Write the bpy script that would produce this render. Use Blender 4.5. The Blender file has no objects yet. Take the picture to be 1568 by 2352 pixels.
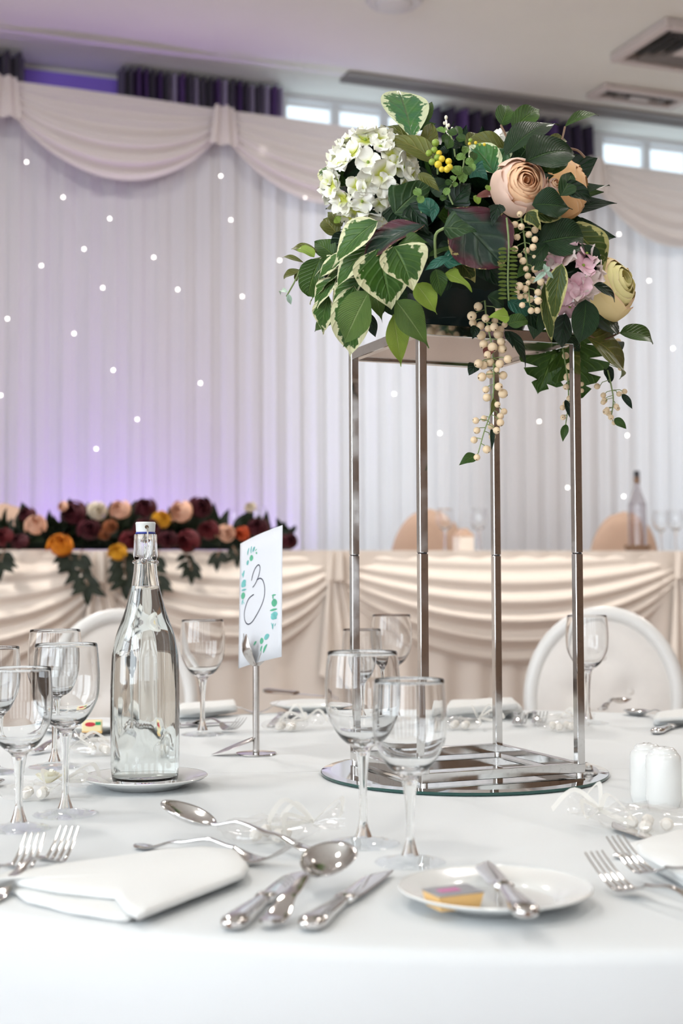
import bpy, math, random
from math import sin, cos, pi, sqrt, radians, atan2, tan, exp
from mathutils import Vector, Matrix, noise
V = Vector
random.seed(7)
scene = bpy.context.scene
col = scene.collection

# ------------------------------------------------------------------ camera
F_PX, PITCH, ROLL = 3159.3, 0.0430, -0.0042
CAM = V((-0.1704, -1.9488, 1.035))
TOP = 0.75                                   # height of the round table's cloth
_c, _s, _cr, _sr = cos(PITCH), sin(PITCH), cos(ROLL), sin(ROLL)
fwd, up0, rgt0 = V((0, _c, _s)), V((0, -_s, _c)), V((1, 0, 0))
rgt, upv = rgt0 * _cr + up0 * _sr, up0 * _cr - rgt0 * _sr
cam_data = bpy.data.cameras.new('camera')
cam = bpy.data.objects.new('camera', cam_data)
col.objects.link(cam)
cam.matrix_world = Matrix(((rgt.x, upv.x, -fwd.x, CAM.x), (rgt.y, upv.y, -fwd.y, CAM.y), (rgt.z, upv.z, -fwd.z, CAM.z), (0, 0, 0, 1)))
cam_data.sensor_fit = 'VERTICAL'
cam_data.sensor_height = 36.0
cam_data.lens = F_PX / 2352 * 36
cam_data.clip_start = 0.05
cam_data.dof.use_dof = True
cam_data.dof.focus_distance = 1.83
cam_data.dof.aperture_fstop = 5.0
scene.camera = cam

# ------------------------------------------------------------------ world, exposure, render look
world = bpy.data.worlds.new('world')
scene.world = world
world.use_nodes = True
world.node_tree.nodes['Background'].inputs[0].default_value = (0.75, 0.85, 1, 1)
world.node_tree.nodes['Background'].inputs[1].default_value = 1.0
scene.view_settings.view_transform = 'Standard'
scene.view_settings.look = 'None'
scene.view_settings.gamma = 1
scene.view_settings.use_curve_mapping = False
scene.view_settings.exposure = 0.23
scene.cycles.use_denoising = True
scene.cycles.max_bounces = 9
scene.cycles.transmission_bounces = 9
scene.cycles.use_adaptive_sampling = True
scene.cycles.adaptive_threshold = 0.08
scene.cycles.adaptive_min_samples = 16
scene.cycles.use_light_tree = False
scene.cycles.transparent_max_bounces = 16
scene.cycles.glossy_bounces = 4
scene.cycles.diffuse_bounces = 3
scene.cycles.sample_clamp_indirect = 6
WIN_FAR = 1.28        # daylight behind the backdrop
WIN_NEAR = 5.3      # daylight of the windows beside and behind the camera
WIN_REAR = 2.5
LAMP_W = 15.5          # warm ceiling lamps
PURPLE_W = 48

# hall frame: the far wall is turned 20 degrees to the camera
ANG = radians(20.6)
e1, e2 = V((cos(ANG), sin(ANG), 0)), V((-sin(ANG), cos(ANG), 0))
T_WALL, T_DROP, T_CHAIR, T_HEAD = 7.20, 6.80, 6.15, 5.35
CEIL = 3.685
HEADZ = 1.125
STAGE = HEADZ - 0.75
S0, S1, T0 = -3.2, 7.4, -4.0
Z = V((0, 0, 1))
def H(s, t, z): return V((CAM.x, CAM.y, 0)) + e1 * s + e2 * t + Z * z

def ray(px, py):
    du, dv = px - 784, py - 1176
    u, v = du * _cr + dv * _sr, -du * _sr + dv * _cr
    x, zz = u / F_PX, -v / F_PX
    return V((x, _c - zz * _s, _s + zz * _c))
def P(px, py, y):                            # point at world depth y
    d = ray(px, py); return CAM + d * ((y - CAM.y) / d.y)
def T(px, py, z=TOP):                        # point on a level surface
    d = ray(px, py); return CAM + d * ((z - CAM.z) / d.z)
def W(px, py, t):                            # point on a plane parallel to the far wall
    d = ray(px, py); return CAM + d * (t / d.dot(e2))
def s_of(p): return (p - CAM).dot(e1)
def t_of(p): return (p - CAM).dot(e2)

# ------------------------------------------------------------------ lights of the room
def area(name, loc, dirv, sx, sy, power, color):
    l = bpy.data.lights.new(name, 'AREA'); l.shape = 'RECTANGLE'; l.size = sx; l.size_y = sy
    l.energy = power; l.color = color
    o = bpy.data.objects.new(name, l); col.objects.link(o); o.location = loc
    o.rotation_euler = V(dirv).to_track_quat('-Z', 'Y').to_euler()
    return o
for s, t in ((-0.6, -0.6), (2.4, -0.6), (-0.6, 2.2), (2.4, 2.2), (5.0, 2.2), (0.4, 4.7), (2.6, 4.7), (5.0, 4.7)):
    area('ceiling_lamp_light', H(s, t, CEIL - 0.03), -Z, 0.3, 0.3, LAMP_W * (2.1 if t > 4 else 1), (1.0, 0.94, 0.88))
def spot(loc, target, power, color, size=1.6):
    l = bpy.data.lights.new('uplighter_light', 'SPOT'); l.energy = power; l.color = color; l.spot_size = size; l.spot_blend = 1.0; l.shadow_soft_size = 0.06
    o = bpy.data.objects.new('uplighter_light', l); col.objects.link(o); o.location = loc
    o.rotation_euler = (V(target) - V(loc)).to_track_quat('-Z', 'Y').to_euler()
UPL = [(1.15, T_DROP - 0.32), (1.85, T_DROP - 0.32)]
for s, t in UPL:
    spot(H(s, t, STAGE + 0.2), H(s, t + 0.32, STAGE + 0.75), PURPLE_W, (0.46, 0.22, 1.0), 1.7)
spot(H(1.25, T_WALL - 0.25, STAGE + 0.2), H(1.25, T_WALL, 2.4), 12, (0.30, 0.12, 1.0), 0.9)

# ------------------------------------------------------------------ mesh helpers
class MB:
    def __init__(self): self.v, self.f, self.uv = [], [], []
    def add(self, p, uv=(0, 0)): self.v.append(tuple(p)); self.uv.append(uv); return len(self.v) - 1
    def face(self, *i): self.f.append(tuple(i))
    def grid(self, fn, nu, nv, wrap=False):
        """fn(i/nu, j/nv) -> point ; uv stored as (u, v)"""
        base = len(self.v)
        cols = nu if wrap else nu + 1
        for j in range(nv + 1):
            for i in range(cols):
                self.add(fn(i / nu, j / nv), (i / nu, j / nv))
        for j in range(nv):
            for i in range(nu):
                a = base + j * cols + i; b = base + j * cols + (i + 1) % cols
                self.face(a, b, b + cols, a + cols)
        return self
    def lathe(self, prof, n=32, mod=None, cap0=False, cap1=False):
        base = len(self.v)
        for k, (r, z) in enumerate(prof):
            for i in range(n):
                a = 2 * pi * i / n
                rr = r * (mod(a, z) if mod else 1)
                self.add((rr * cos(a), rr * sin(a), z), (i / n, k / max(1, len(prof) - 1)))
        for k in range(len(prof) - 1):
            for i in range(n):
                a = base + k * n + i; b = base + k * n + (i + 1) % n
                self.face(a, b, b + n, a + n)
        if cap0: self.face(*[base + i for i in range(n)][::-1])
        if cap1: self.face(*[base + (len(prof) - 1) * n + i for i in range(n)])
        return self
    def tube(self, pts, r, n=8, r1=None, caps=True):
        pts = [V(p) for p in pts]; base = len(self.v); m = len(pts)
        up = None
        for k in range(m):
            d = (pts[min(k + 1, m - 1)] - pts[max(k - 1, 0)]).normalized()
            if up is None:
                up = V((0, 0, 1)) if abs(d.z) < 0.9 else V((1, 0, 0))
            a = d.cross(up).normalized(); b = a.cross(d).normalized(); up = b
            rr = r if r1 is None else r + (r1 - r) * k / (m - 1)
            for i in range(n):
                t = 2 * pi * i / n
                self.add(pts[k] + a * (rr * cos(t)) + b * (rr * sin(t)), (i / n, k / (m - 1)))
        for k in range(m - 1):
            for i in range(n):
                a = base + k * n + i; b = base + k * n + (i + 1) % n
                self.face(a, a + n, b + n, b)
        if caps:
            self.face(*[base + i for i in range(n)])
            self.face(*[base + (m - 1) * n + i for i in range(n)][::-1])
        return self
    def box(self, c, size, ax=None, bev=0.0):
        """bevelled box: c centre, size full extents, ax = three axes"""
        c = V(c); ax = ax or (V((1, 0, 0)), V((0, 1, 0)), V((0, 0, 1)))
        hx, hy, hz = [x / 2 for x in size]
        b = min(bev, hx * .9, hy * .9, hz * .9)
        if b <= 0:
            i0 = len(self.v)
            for x in (-hx, hx):
                for y in (-hy, hy):
                    for z in (-hz, hz): self.add(c + ax[0] * x + ax[1] * y + ax[2] * z, (x > 0, z > 0))
            for q in ((0, 1, 3, 2), (4, 6, 7, 5), (0, 4, 5, 1), (2, 3, 7, 6), (0, 2, 6, 4), (1, 5, 7, 3)): self.face(*[i0 + k for k in q])
            return self
        rings = [(-hz, b), (-hz + b, 0), (hz - b, 0), (hz, b)]
        i0 = len(self.v)
        for z, ins in rings:
            x, y = hx - ins, hy - ins
            q = b if ins == 0 else b * .4
            for px, py in ((x - q, -y), (x, -y + q), (x, y - q), (x - q, y), (-x + q, y), (-x, y - q), (-x, -y + q), (-x + q, -y)):
                self.add(c + ax[0] * px + ax[1] * py + ax[2] * z, (0, 0))
        for k in range(3):
            for i in range(8):
                a = i0 + k * 8 + i; d = i0 + k * 8 + (i + 1) % 8
                self.face(a, d, d + 8, a + 8)
        self.face(*[i0 + i for i in range(8)][::-1]); self.face(*[i0 + 24 + i for i in range(8)])
        return self
    def loft(self, secs, n=12, sq=2.0):
        """secs: (centre, side vector, up vector) with the vectors carrying the half sizes"""
        base = len(self.v); m = len(secs)
        for k, (c, a, b) in enumerate(secs):
            for i in range(n):
                t = 2 * pi * i / n
                cx, sx = cos(t), sin(t)
                x = math.copysign(abs(cx) ** (2 / sq), cx); y = math.copysign(abs(sx) ** (2 / sq), sx)
                self.add(V(c) + V(a) * x + V(b) * y, (i / n, k / max(1, m - 1)))
        for k in range(m - 1):
            for i in range(n):
                a = base + k * n + i; b = base + k * n + (i + 1) % n
                self.face(a, b, b + n, a + n)
        self.face(*[base + i for i in range(n)][::-1]); self.face(*[base + (m - 1) * n + i for i in range(n)])
        return self
    def mesh(self, name, smooth=True):
        me = bpy.data.meshes.new(name)
        me.from_pydata(self.v, [], self.f)
        ul = me.uv_layers.new(name='UVMap')
        li = [0] * len(me.loops); me.loops.foreach_get('vertex_index', li)
        flat = [0.0] * (2 * len(li))
        for k, i in enumerate(li): flat[2 * k], flat[2 * k + 1] = self.uv[i]
        ul.data.foreach_set('uv', flat)
        if smooth is True: me.polygons.foreach_set('use_smooth', [True] * len(me.polygons))
        elif smooth: me.polygons.foreach_set('use_smooth', [True] * len(me.polygons)); me.set_sharp_from_angle(angle=smooth)
        me.update()
        return me
AUTO = radians(38)
def obj(name, mb, mat, parent=None, smooth=AUTO, **props):
    me = mb.mesh(name, smooth) if isinstance(mb, MB) else mb
    o = bpy.data.objects.new(name, me); col.objects.link(o)
    if mat is not None and not me.materials: me.materials.append(mat)
    if parent: o.parent = parent
    for k, v in props.items(): o[k] = v
    return o
def thing(name, label, cat, loc=(0, 0, 0), rz=0, group=None):
    o = bpy.data.objects.new(name, None); col.objects.link(o); o.location = loc; o.rotation_euler = (0, 0, rz)
    o.empty_display_size = 0.05
    return tag(o, label, cat, group)
def tag(o, label, cat, group=None):
    o['label'] = label; o['category'] = cat
    if group: o['group'] = group
    return o
def struct(name, mb, mat, parent=None, smooth=AUTO):
    o = obj(name, mb, mat, parent, smooth)
    if parent is None: o['kind'] = 'structure'
    return o
def copy_tree(o, parent=None):
    c = o.copy(); col.objects.link(c); c.parent = parent
    for ch in o.children: copy_tree(ch, c)
    return c

# ------------------------------------------------------------------ materials
class NT:
    def __init__(self, name):
        self.m = bpy.data.materials.new(name); self.m.use_nodes = True
        self.t = self.m.node_tree; self.t.nodes.clear()
        self.out = self.t.nodes.new('ShaderNodeOutputMaterial')
    def n(self, kind, **kw):
        nd = self.t.nodes.new(kind)
        for k, v in kw.items():
            if k.startswith('_'): setattr(nd, k[1:], v)
            else:
                key = k.replace('__', ' ')
                if key.startswith('i') and key[1:].isdigit(): key = int(key[1:])
                self.set(nd.inputs[key], v)
        return nd
    def set(self, inp, v):
        if hasattr(v, 'links') or isinstance(v, bpy.types.NodeSocket): self.t.links.new(v, inp)
        else:
            if isinstance(v, (tuple, list)) and len(v) == 3 and len(inp.default_value) == 4: v = (*v, 1)
            inp.default_value = v
    def math(self, op, a, b=0.0, c=None):
        nd = self.n('ShaderNodeMath', _operation=op, i0=a, i1=b)
        if c is not None: self.set(nd.inputs[2], c)
        return nd.outputs[0]
    def mix(self, f, a, b):
        nd = self.n('ShaderNodeMix', _data_type='RGBA'); self.set(nd.inputs[0], f); self.set(nd.inputs[6], a); self.set(nd.inputs[7], b)
        return nd.outputs[2]
    def ramp(self, f, stops):
        nd = self.n('ShaderNodeValToRGB', i0=f); el = nd.color_ramp.elements
        while len(el) < len(stops): el.new(0.5)
        for e, (p, c) in zip(el, stops): e.position = p; e.color = (*c, 1)
        return nd.outputs[0]
    def step(self, x, a, b):
        nd = self.n('ShaderNodeMapRange', Value=x); nd.inputs[1].default_value = a; nd.inputs[2].default_value = b
        nd.clamp = True
        return nd.outputs[0]
    def noise(self, scale, coord=None, detail=3.0):
        nd = self.n('ShaderNodeTexNoise', Scale=scale, Detail=detail)
        if coord is None: coord = self.n('ShaderNodeTexCoord').outputs['Object']
        self.set(nd.inputs['Vector'], coord)
        return nd.outputs[0]
    def bump(self, h, strength=0.3, dist=0.002):
        return self.n('ShaderNodeBump', Height=h, Strength=strength, Distance=dist).outputs[0]
    def done(self, sh):
        self.t.links.new(sh, self.out.inputs[0]); return self.m
def pbr(name, color, rough=0.5, metal=0.0, trans=0.0, ior=1.45, coat=0.0, sheen=0.0, var=0.0, vscale=30, bump=0.0, bscale=60, spec=0.5, sss=0.0):
    t = NT(name)
    c = color
    if var:
        f = t.noise(vscale)
        c = t.mix(f, tuple(x * (1 - var) for x in color), tuple(min(1, x * (1 + var)) for x in color))
    p = t.n('ShaderNodeBsdfPrincipled', Base__Color=c, Roughness=rough, Metallic=metal, IOR=ior)
    p.inputs['Transmission Weight'].default_value = trans; p.inputs['Coat Weight'].default_value = coat
    p.inputs['Sheen Weight'].default_value = sheen; p.inputs['Specular IOR Level'].default_value = spec
    if sss:
        p.inputs['Subsurface Weight'].default_value = sss; p.inputs['Subsurface Radius'].default_value = (0.01, 0.006, 0.004); p.inputs['Subsurface Scale'].default_value = 0.5
    if bump: t.set(p.inputs['Normal'], t.bump(t.noise(bscale), bump))
    return t.done(p.outputs[0])
def emit(name, color, strength):
    t = NT(name); return t.done(t.n('ShaderNodeEmission', Color=color, Strength=strength).outputs[0])
def thin_glass(name, tint=(0.97, 0.985, 0.985), ior=1.5, boost=1.0):
    t = NT(name)
    bf = t.n('ShaderNodeNewGeometry').outputs['Backfacing']
    fr = t.n('ShaderNodeFresnel', IOR=t.math('MULTIPLY_ADD', bf, 1 / ior - ior, ior)).outputs[0]
    fr = t.math('MINIMUM', t.math('MULTIPLY', fr, boost), 1.0)
    g = t.n('ShaderNodeBsdfGlossy', Color=(1, 1, 1), Roughness=0.0)
    tr = t.n('ShaderNodeBsdfTransparent', Color=tint)
    mx = t.n('ShaderNodeMixShader', i0=fr, i1=tr.outputs[0], i2=g.outputs[0])
    return t.done(mx.outputs[0])
def sheer(name, color, transl=0.5, transp=0.0, tcolor=None):
    t = NT(name)
    d = t.n('ShaderNodeBsdfDiffuse', Color=color); tr = t.n('ShaderNodeBsdfTranslucent', Color=tcolor or color)
    m = t.n('ShaderNodeMixShader', i0=transl, i1=d.outputs[0], i2=tr.outputs[0]).outputs[0]
    if transp:
        m = t.n('ShaderNodeMixShader', i0=transp, i1=m, i2=t.n('ShaderNodeBsdfTransparent', Color=(1, 1, 1)).outputs[0]).outputs[0]
    return t.done(m)
def leaf_mat(name, base, dark, vein=None, edge=None, edge_w=0.3, freq=0, rough=0.42, mott=None, slope=0.35, vstr=0.5):
    t = NT(name)
    uv = t.n('ShaderNodeUVMap').outputs[0]
    sep = t.n('ShaderNodeSeparateXYZ', Vector=uv)
    u = t.math('ABSOLUTE', t.math('MULTIPLY_ADD', sep.outputs[0], 2.0, -1.0)); v = sep.outputs[1]
    oc = t.n('ShaderNodeTexCoord').outputs['Object']
    nz = t.noise(120, oc, 4.0); nb = t.noise(30, oc, 2.0)
    c = t.mix(t.step(nb, 0.3, 0.7), dark, base)
    h = t.math('MULTIPLY', nz, 0.4)
    if freq:
        ph = t.math('MULTIPLY', t.math('SUBTRACT', v, t.math('MULTIPLY', u, slope)), freq * 2 * pi)
        w = t.math('POWER', t.math('MULTIPLY_ADD', t.math('COSINE', ph), 0.5, 0.5), 6.0)
        w = t.math('MULTIPLY', w, vstr)
        c = t.mix(w, c, vein or base); h = t.math('ADD', h, w)
    mid = t.math('SUBTRACT', 1.0, t.step(u, 0.02, 0.07))
    c = t.mix(t.math('MULTIPLY', mid, 0.75), c, vein or base); h = t.math('SUBTRACT', h, mid)
    if mott:
        c = t.mix(t.step(t.math('ADD', u, t.math('MULTIPLY_ADD', nb, 1.6, -0.8)), 0.45, 0.8), c, mott)
    if edge:
        d = t.math('MINIMUM', t.math('SUBTRACT', 1.0, u), t.math('MULTIPLY', t.math('SUBTRACT', 1.0, v), 1.6))
        d = t.math('ADD', d, t.math('MULTIPLY_ADD', nz, 0.9, -0.45))
        d = t.math('ADD', d, t.math('MULTIPLY_ADD', nb, 0.5, -0.25))
        c = t.mix(t.step(d, edge_w, edge_w + 0.06), edge, c)
    p = t.n('ShaderNodeBsdfPrincipled', Base__Color=c, Roughness=rough)
    p.inputs['Specular IOR Level'].default_value = 0.36
    t.set(p.inputs['Normal'], t.bump(h, 0.7, 0.003))
    tl = t.n('ShaderNodeBsdfTranslucent', Color=c)
    return t.done(t.n('ShaderNodeMixShader', i0=0.13, i1=p.outputs[0], i2=tl.outputs[0]).outputs[0])
def petal_mat(name, inner, outer, rim=None, rimw=0.86, transl=0.08, lo=0.1, hi=0.75):
    t = NT(name)
    sep = t.n('ShaderNodeSeparateXYZ', Vector=t.n('ShaderNodeUVMap').outputs[0]); v = sep.outputs[1]
    nz = t.noise(40)
    vv = t.math('ADD', v, t.math('MULTIPLY_ADD', nz, 0.3, -0.15))
    c = t.mix(t.step(vv, lo, hi), inner, outer)
    if rim: c = t.mix(t.step(vv, rimw, rimw + 0.1), c, rim)
    p = t.n('ShaderNodeBsdfPrincipled', Base__Color=c, Roughness=0.6)
    t.set(p.inputs['Normal'], t.bump(nz, 0.15, 0.002))
    tl = t.n('ShaderNodeBsdfTranslucent', Color=c)
    return t.done(t.n('ShaderNodeMixShader', i0=transl, i1=p.outputs[0], i2=tl.outputs[0]).outputs[0])

def cloth_mat():
    t = NT('white_tablecloth')
    co = t.n('ShaderNodeTexCoord').outputs['Object']
    sep = t.n('ShaderNodeSeparateXYZ', Vector=co)
    # pressed fold lines: two parallel creases and one across
    def line(a, b, c0, w=0.004):
        d = t.math('ABSOLUTE', t.math('ADD', t.math('ADD', t.math('MULTIPLY', sep.outputs[0], a), t.math('MULTIPLY', sep.outputs[1], b)), -c0))
        return t.math('SUBTRACT', 1.0, t.step(d, 0.0, w))
    h = line(-0.05, 1, 0.03)
    h = t.math('ADD', t.math('MULTIPLY', h, 0.6), t.math('MULTIPLY', t.noise(5, co, 2.0), 1.2))
    p = t.n('ShaderNodeBsdfPrincipled', Base__Color=(0.675, 0.70, 0.71), Roughness=0.75)
    p.inputs['Specular IOR Level'].default_value = 0.25
    t.set(p.inputs['Normal'], t.bump(h, 0.5, 0.004))
    return t.done(p.outputs[0])

M = {}
M['cloth'] = cloth_mat()
M['napkin'] = pbr('white_napkin', (0.74, 0.75, 0.74), 0.8, bump=0.15, bscale=90, spec=0.2)
M['ceiling'] = pbr('painted_ceiling', (0.87, 0.875, 0.82), 0.9, var=0.04, vscale=2)
M['wall'] = pbr('painted_wall', (0.62, 0.52, 0.45), 0.85, var=0.05, vscale=2)
M['wall_white'] = pbr('far_wall_paint', (0.75, 0.72, 0.70), 0.85, var=0.04, vscale=3)
M['wall_brown'] = pbr('panelled_wall', (0.36, 0.25, 0.18), 0.6, var=0.2, vscale=3)
M['carpet'] = pbr('brown_carpet', (0.22, 0.13, 0.09), 0.95, var=0.35, vscale=14, bump=0.4, bscale=300)
M['stage'] = pbr('stage_boards', (0.18, 0.14, 0.12), 0.6, var=0.2, vscale=8)
M['day_far'] = emit('daylit_pane', (0.76, 0.90, 1.0), WIN_FAR)
M['day_near'] = emit('daylit_pane_bright', (0.86, 0.93, 1.0), WIN_NEAR)
M['day_rear'] = emit('daylit_pane_rear', (0.90, 0.95, 1.0), WIN_REAR)
M['frame_white'] = pbr('white_window_frame', (0.75, 0.75, 0.76), 0.4)
M['drop'] = sheer('sheer_backdrop_voile', (0.86, 0.85, 0.87), 0.42)
M['swag'] = sheer('sheer_swag_voile', (0.84, 0.79, 0.76), 0.40)
M['drape'] = pbr('purple_drape', (0.035, 0.020, 0.055), 0.7, var=0.4, vscale=6, sheen=0.3)
M['drape_pale'] = pbr('lilac_drape_lining', (0.45, 0.38, 0.55), 0.7)
M['violet_light'] = pbr('violet_light_paint', (0.27, 0.17, 0.72), 0.8, var=0.05, vscale=4)  # violet light falling on the far wall, put into the paint colour
M['fairy'] = emit('fairy_bulb_glow', (1.0, 0.95, 0.88), 8)
M['fairy'].cycles.emission_sampling = 'NONE'
M['wire_clear'] = pbr('clear_wire', (0.75, 0.72, 0.72), 0.4)
M['head_cloth'] = pbr('ivory_satin', (0.84, 0.755, 0.675), 0.55, sheen=0.2, bump=0.1, bscale=40)
M['chair_cover'] = pbr('peach_chair_cover', (0.62, 0.43, 0.32), 0.7, var=0.05)
M['chair_white'] = pbr('white_lacquer', (0.74, 0.73, 0.71), 0.35, coat=0.2)
M['chair_fabric'] = pbr('ivory_chair_fabric', (0.74, 0.70, 0.66), 0.75, var=0.05, bump=0.1)
M['vent'] = pbr('vent_grey', (0.30, 0.285, 0.28), 0.55)
M['vent_dark'] = pbr('vent_dark_core', (0.06, 0.055, 0.05), 0.7)
M['vent_white'] = pbr('vent_white', (0.62, 0.55, 0.52), 0.5)
M['plastic_white'] = pbr('white_plastic', (0.72, 0.72, 0.74), 0.45)
M['black'] = pbr('black_metal', (0.03, 0.03, 0.035), 0.4)
def chrome_mat(name, color, rough, var):
    t = NT(name)
    co = t.n('ShaderNodeTexCoord').outputs['Object']
    n1 = t.noise(18, co, 5.0); n2 = t.noise(140, co, 3.0)
    r = t.math('MULTIPLY_ADD', t.step(n1, 0.4, 0.75), var, rough)
    c = t.mix(t.step(n2, 0.55, 0.8), color, tuple(x * 0.8 for x in color))
    p = t.n('ShaderNodeBsdfPrincipled', Base__Color=c, Roughness=r, Metallic=1.0)
    return t.done(p.outputs[0])
M['chrome'] = chrome_mat('worn_chrome', (0.66, 0.65, 0.64), 0.05, 0.14)
M['steel'] = chrome_mat('polished_cutlery_steel', (0.70, 0.69, 0.68), 0.09, 0.06)
M['satin_steel'] = chrome_mat('satin_steel', (0.60, 0.57, 0.55), 0.2, 0.1)
M['mirror'] = pbr('silvered_mirror', (0.80, 0.83, 0.82), 0.01, 1.0)
M['mirror_edge'] = pbr('green_glass_edge', (0.02, 0.07, 0.06), 0.12)
M['tray_plate'] = pbr('mirrored_underside', (0.50, 0.42, 0.38), 0.16, 1.0, var=0.1, vscale=8)
M['glass_thin'] = pbr('wine_glass_bowl', (0.99, 0.995, 0.995), 0.0, trans=1.0, ior=1.45)
M['glass_foot'] = thin_glass('wine_glass_foot', (0.965, 0.975, 0.98), 1.45, 0.75)
M['glass'] = pbr('clear_glass', (0.985, 0.995, 0.99), 0.0, trans=1.0, ior=1.45)
M['bottle_glass'] = pbr('bottle_glass', (0.965, 0.99, 0.98), 0.0, trans=1.0, ior=1.47)
M['bottle_base'] = pbr('thick_green_glass_base', (0.80, 0.90, 0.84), 0.02, trans=1.0, ior=1.47)
M['water'] = pbr('water', (1, 1, 1), 0.0, trans=1.0, ior=1.333)
M['bottle_dark'] = pbr('dark_bottle_glass', (0.80, 0.77, 0.78), 0.02, trans=1.0, ior=1.45)
M['porcelain'] = pbr('white_porcelain', (0.74, 0.745, 0.725), 0.18, coat=0.5)
M['stopper'] = pbr('ceramic_stopper', (0.70, 0.73, 0.72), 0.3, coat=0.3)
M['gasket'] = pbr('blue_rubber', (0.03, 0.05, 0.28), 0.5)
M['paper'] = pbr('white_card', (0.68, 0.695, 0.73), 0.8, spec=0.2)
M['ink'] = pbr('navy_ink', (0.015, 0.018, 0.045), 0.6)
M['print_teal'] = pbr('teal_watercolour', (0.16, 0.46, 0.44), 0.8, var=0.35, vscale=120)
M['print_green'] = pbr('green_watercolour', (0.10, 0.40, 0.24), 0.8, var=0.35, vscale=120)
def film(name, color, transp, gloss):
    t = NT(name)
    m = t.n('ShaderNodeMixShader', i0=gloss, i1=t.n('ShaderNodeBsdfTranslucent', Color=color).outputs[0], i2=t.n('ShaderNodeBsdfGlossy', Color=(1, 1, 1), Roughness=0.08).outputs[0])
    m2 = t.n('ShaderNodeMixShader', i0=transp, i1=m.outputs[0], i2=t.n('ShaderNodeBsdfTransparent', Color=(1, 1, 1)).outputs[0])
    return t.done(m2.outputs[0])
M['organza'] = film('white_organza_film', (0.88, 0.88, 0.86), 0.80, 0.35)
M['ribbon'] = sheer('white_ribbon', (0.88, 0.87, 0.83), 0.4, 0.1)
M['cream_petal'] = petal_mat('cream_petal', (0.80, 0.74, 0.52), (0.88, 0.86, 0.74))
M['sweet'] = pbr('sugared_almond', (0.82, 0.78, 0.72), 0.4)
M['butter_gold'] = pbr('golden_butter_pack', (0.78, 0.50, 0.20), 0.35, var=0.1)
M['butter_pale'] = pbr('pale_yellow_wrapper', (0.85, 0.72, 0.42), 0.4)
M['foil'] = pbr('printed_grey_foil', (0.36, 0.36, 0.38), 0.35, 0.4)
M['magenta'] = pbr('magenta_print', (0.55, 0.18, 0.36), 0.5)
M['red_print'] = pbr('red_print', (0.55, 0.03, 0.05), 0.5)
M['green_print'] = pbr('green_print', (0.03, 0.30, 0.12), 0.5)
# foliage
M['L_var'] = leaf_mat('variegated_leaf', (0.060, 0.150, 0.020), (0.014, 0.058, 0.009), (0.15, 0.27, 0.075), (0.72, 0.72, 0.44), 0.24, 7, slope=0.4, vstr=0.3)
M['L_rubber'] = leaf_mat('rubber_plant_leaf', (0.065, 0.20, 0.03), (0.012, 0.11, 0.055), (0.09, 0.18, 0.05), (0.66, 0.72, 0.45), 0.20, 5, rough=0.3, slope=0.4, vstr=0.3)
M['L_ficus'] = leaf_mat('ficus_leaf', (0.115, 0.20, 0.038), (0.065, 0.135, 0.026), (0.30, 0.40, 0.15), None, 0, 24, slope=0.35, vstr=0.42)
M['L_lime'] = leaf_mat('lime_ficus_leaf', (0.30, 0.42, 0.05), (0.22, 0.34, 0.04), (0.45, 0.55, 0.15), None, 0, 22, slope=0.35, vstr=0.4)
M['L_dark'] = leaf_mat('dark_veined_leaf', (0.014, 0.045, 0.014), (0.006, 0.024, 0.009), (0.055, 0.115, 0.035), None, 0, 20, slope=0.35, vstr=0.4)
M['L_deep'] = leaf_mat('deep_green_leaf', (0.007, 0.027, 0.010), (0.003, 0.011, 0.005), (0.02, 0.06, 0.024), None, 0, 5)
M['L_green'] = leaf_mat('green_leaf', (0.048, 0.110, 0.014), (0.020, 0.058, 0.008), (0.13, 0.22, 0.05), None, 0, 9, vstr=0.3)
M['L_olive'] = leaf_mat('olive_leaf', (0.13, 0.15, 0.025), (0.075, 0.085, 0.018), (0.24, 0.22, 0.05), None, 0, 6, vstr=0.3)
M['L_croton'] = leaf_mat('croton_leaf', (0.020, 0.050, 0.032), (0.012, 0.028, 0.022), (0.06, 0.10, 0.06), (0.42, 0.35, 0.13), -0.06, 4, mott=(0.080, 0.020, 0.030), rough=0.36, slope=0.45)
M['L_ivy'] = leaf_mat('ivy_leaf', (0.030, 0.075, 0.022), (0.014, 0.042, 0.013), (0.12, 0.19, 0.08), None, 0, 5, vstr=0.3)
M['L_teal'] = leaf_mat('teal_leaf', (0.03, 0.155, 0.095), (0.015, 0.085, 0.058), (0.08, 0.22, 0.15), None, 0, 5, rough=0.3)
M['L_gold'] = leaf_mat('gold_edged_leaf', (0.055, 0.09, 0.015), (0.03, 0.055, 0.012), (0.22, 0.24, 0.06), (0.45, 0.43, 0.16), 0.2, 8, vstr=0.3)
M['L_bright'] = leaf_mat('bright_green_leaf', (0.17, 0.30, 0.06), (0.11, 0.21, 0.04), (0.24, 0.36, 0.10), None, 0, 4, vstr=0.2)
M['L_pale'] = leaf_mat('pale_mint_leaf', (0.45, 0.58, 0.46), (0.34, 0.48, 0.38), (0.5, 0.62, 0.5))
M['L_garland'] = leaf_mat('garland_leaf', (0.016, 0.026, 0.010), (0.006, 0.010, 0.006), (0.03, 0.045, 0.018), None, 0, 5)
M['L_red'] = leaf_mat('reddish_leaf', (0.22, 0.06, 0.05), (0.10, 0.03, 0.02), (0.3, 0.1, 0.08))
M['stem_green'] = pbr('green_stem', (0.20, 0.27, 0.10), 0.55, var=0.2)
M['stem_brown'] = pbr('brown_stem', (0.20, 0.12, 0.075), 0.6, var=0.2)
M['berry'] = pbr('cream_berry', (0.78, 0.61, 0.40), 0.45, var=0.08, vscale=40, sss=0.1)
M['berry_eye'] = pbr('berry_calyx', (0.10, 0.06, 0.03), 0.7)
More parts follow.
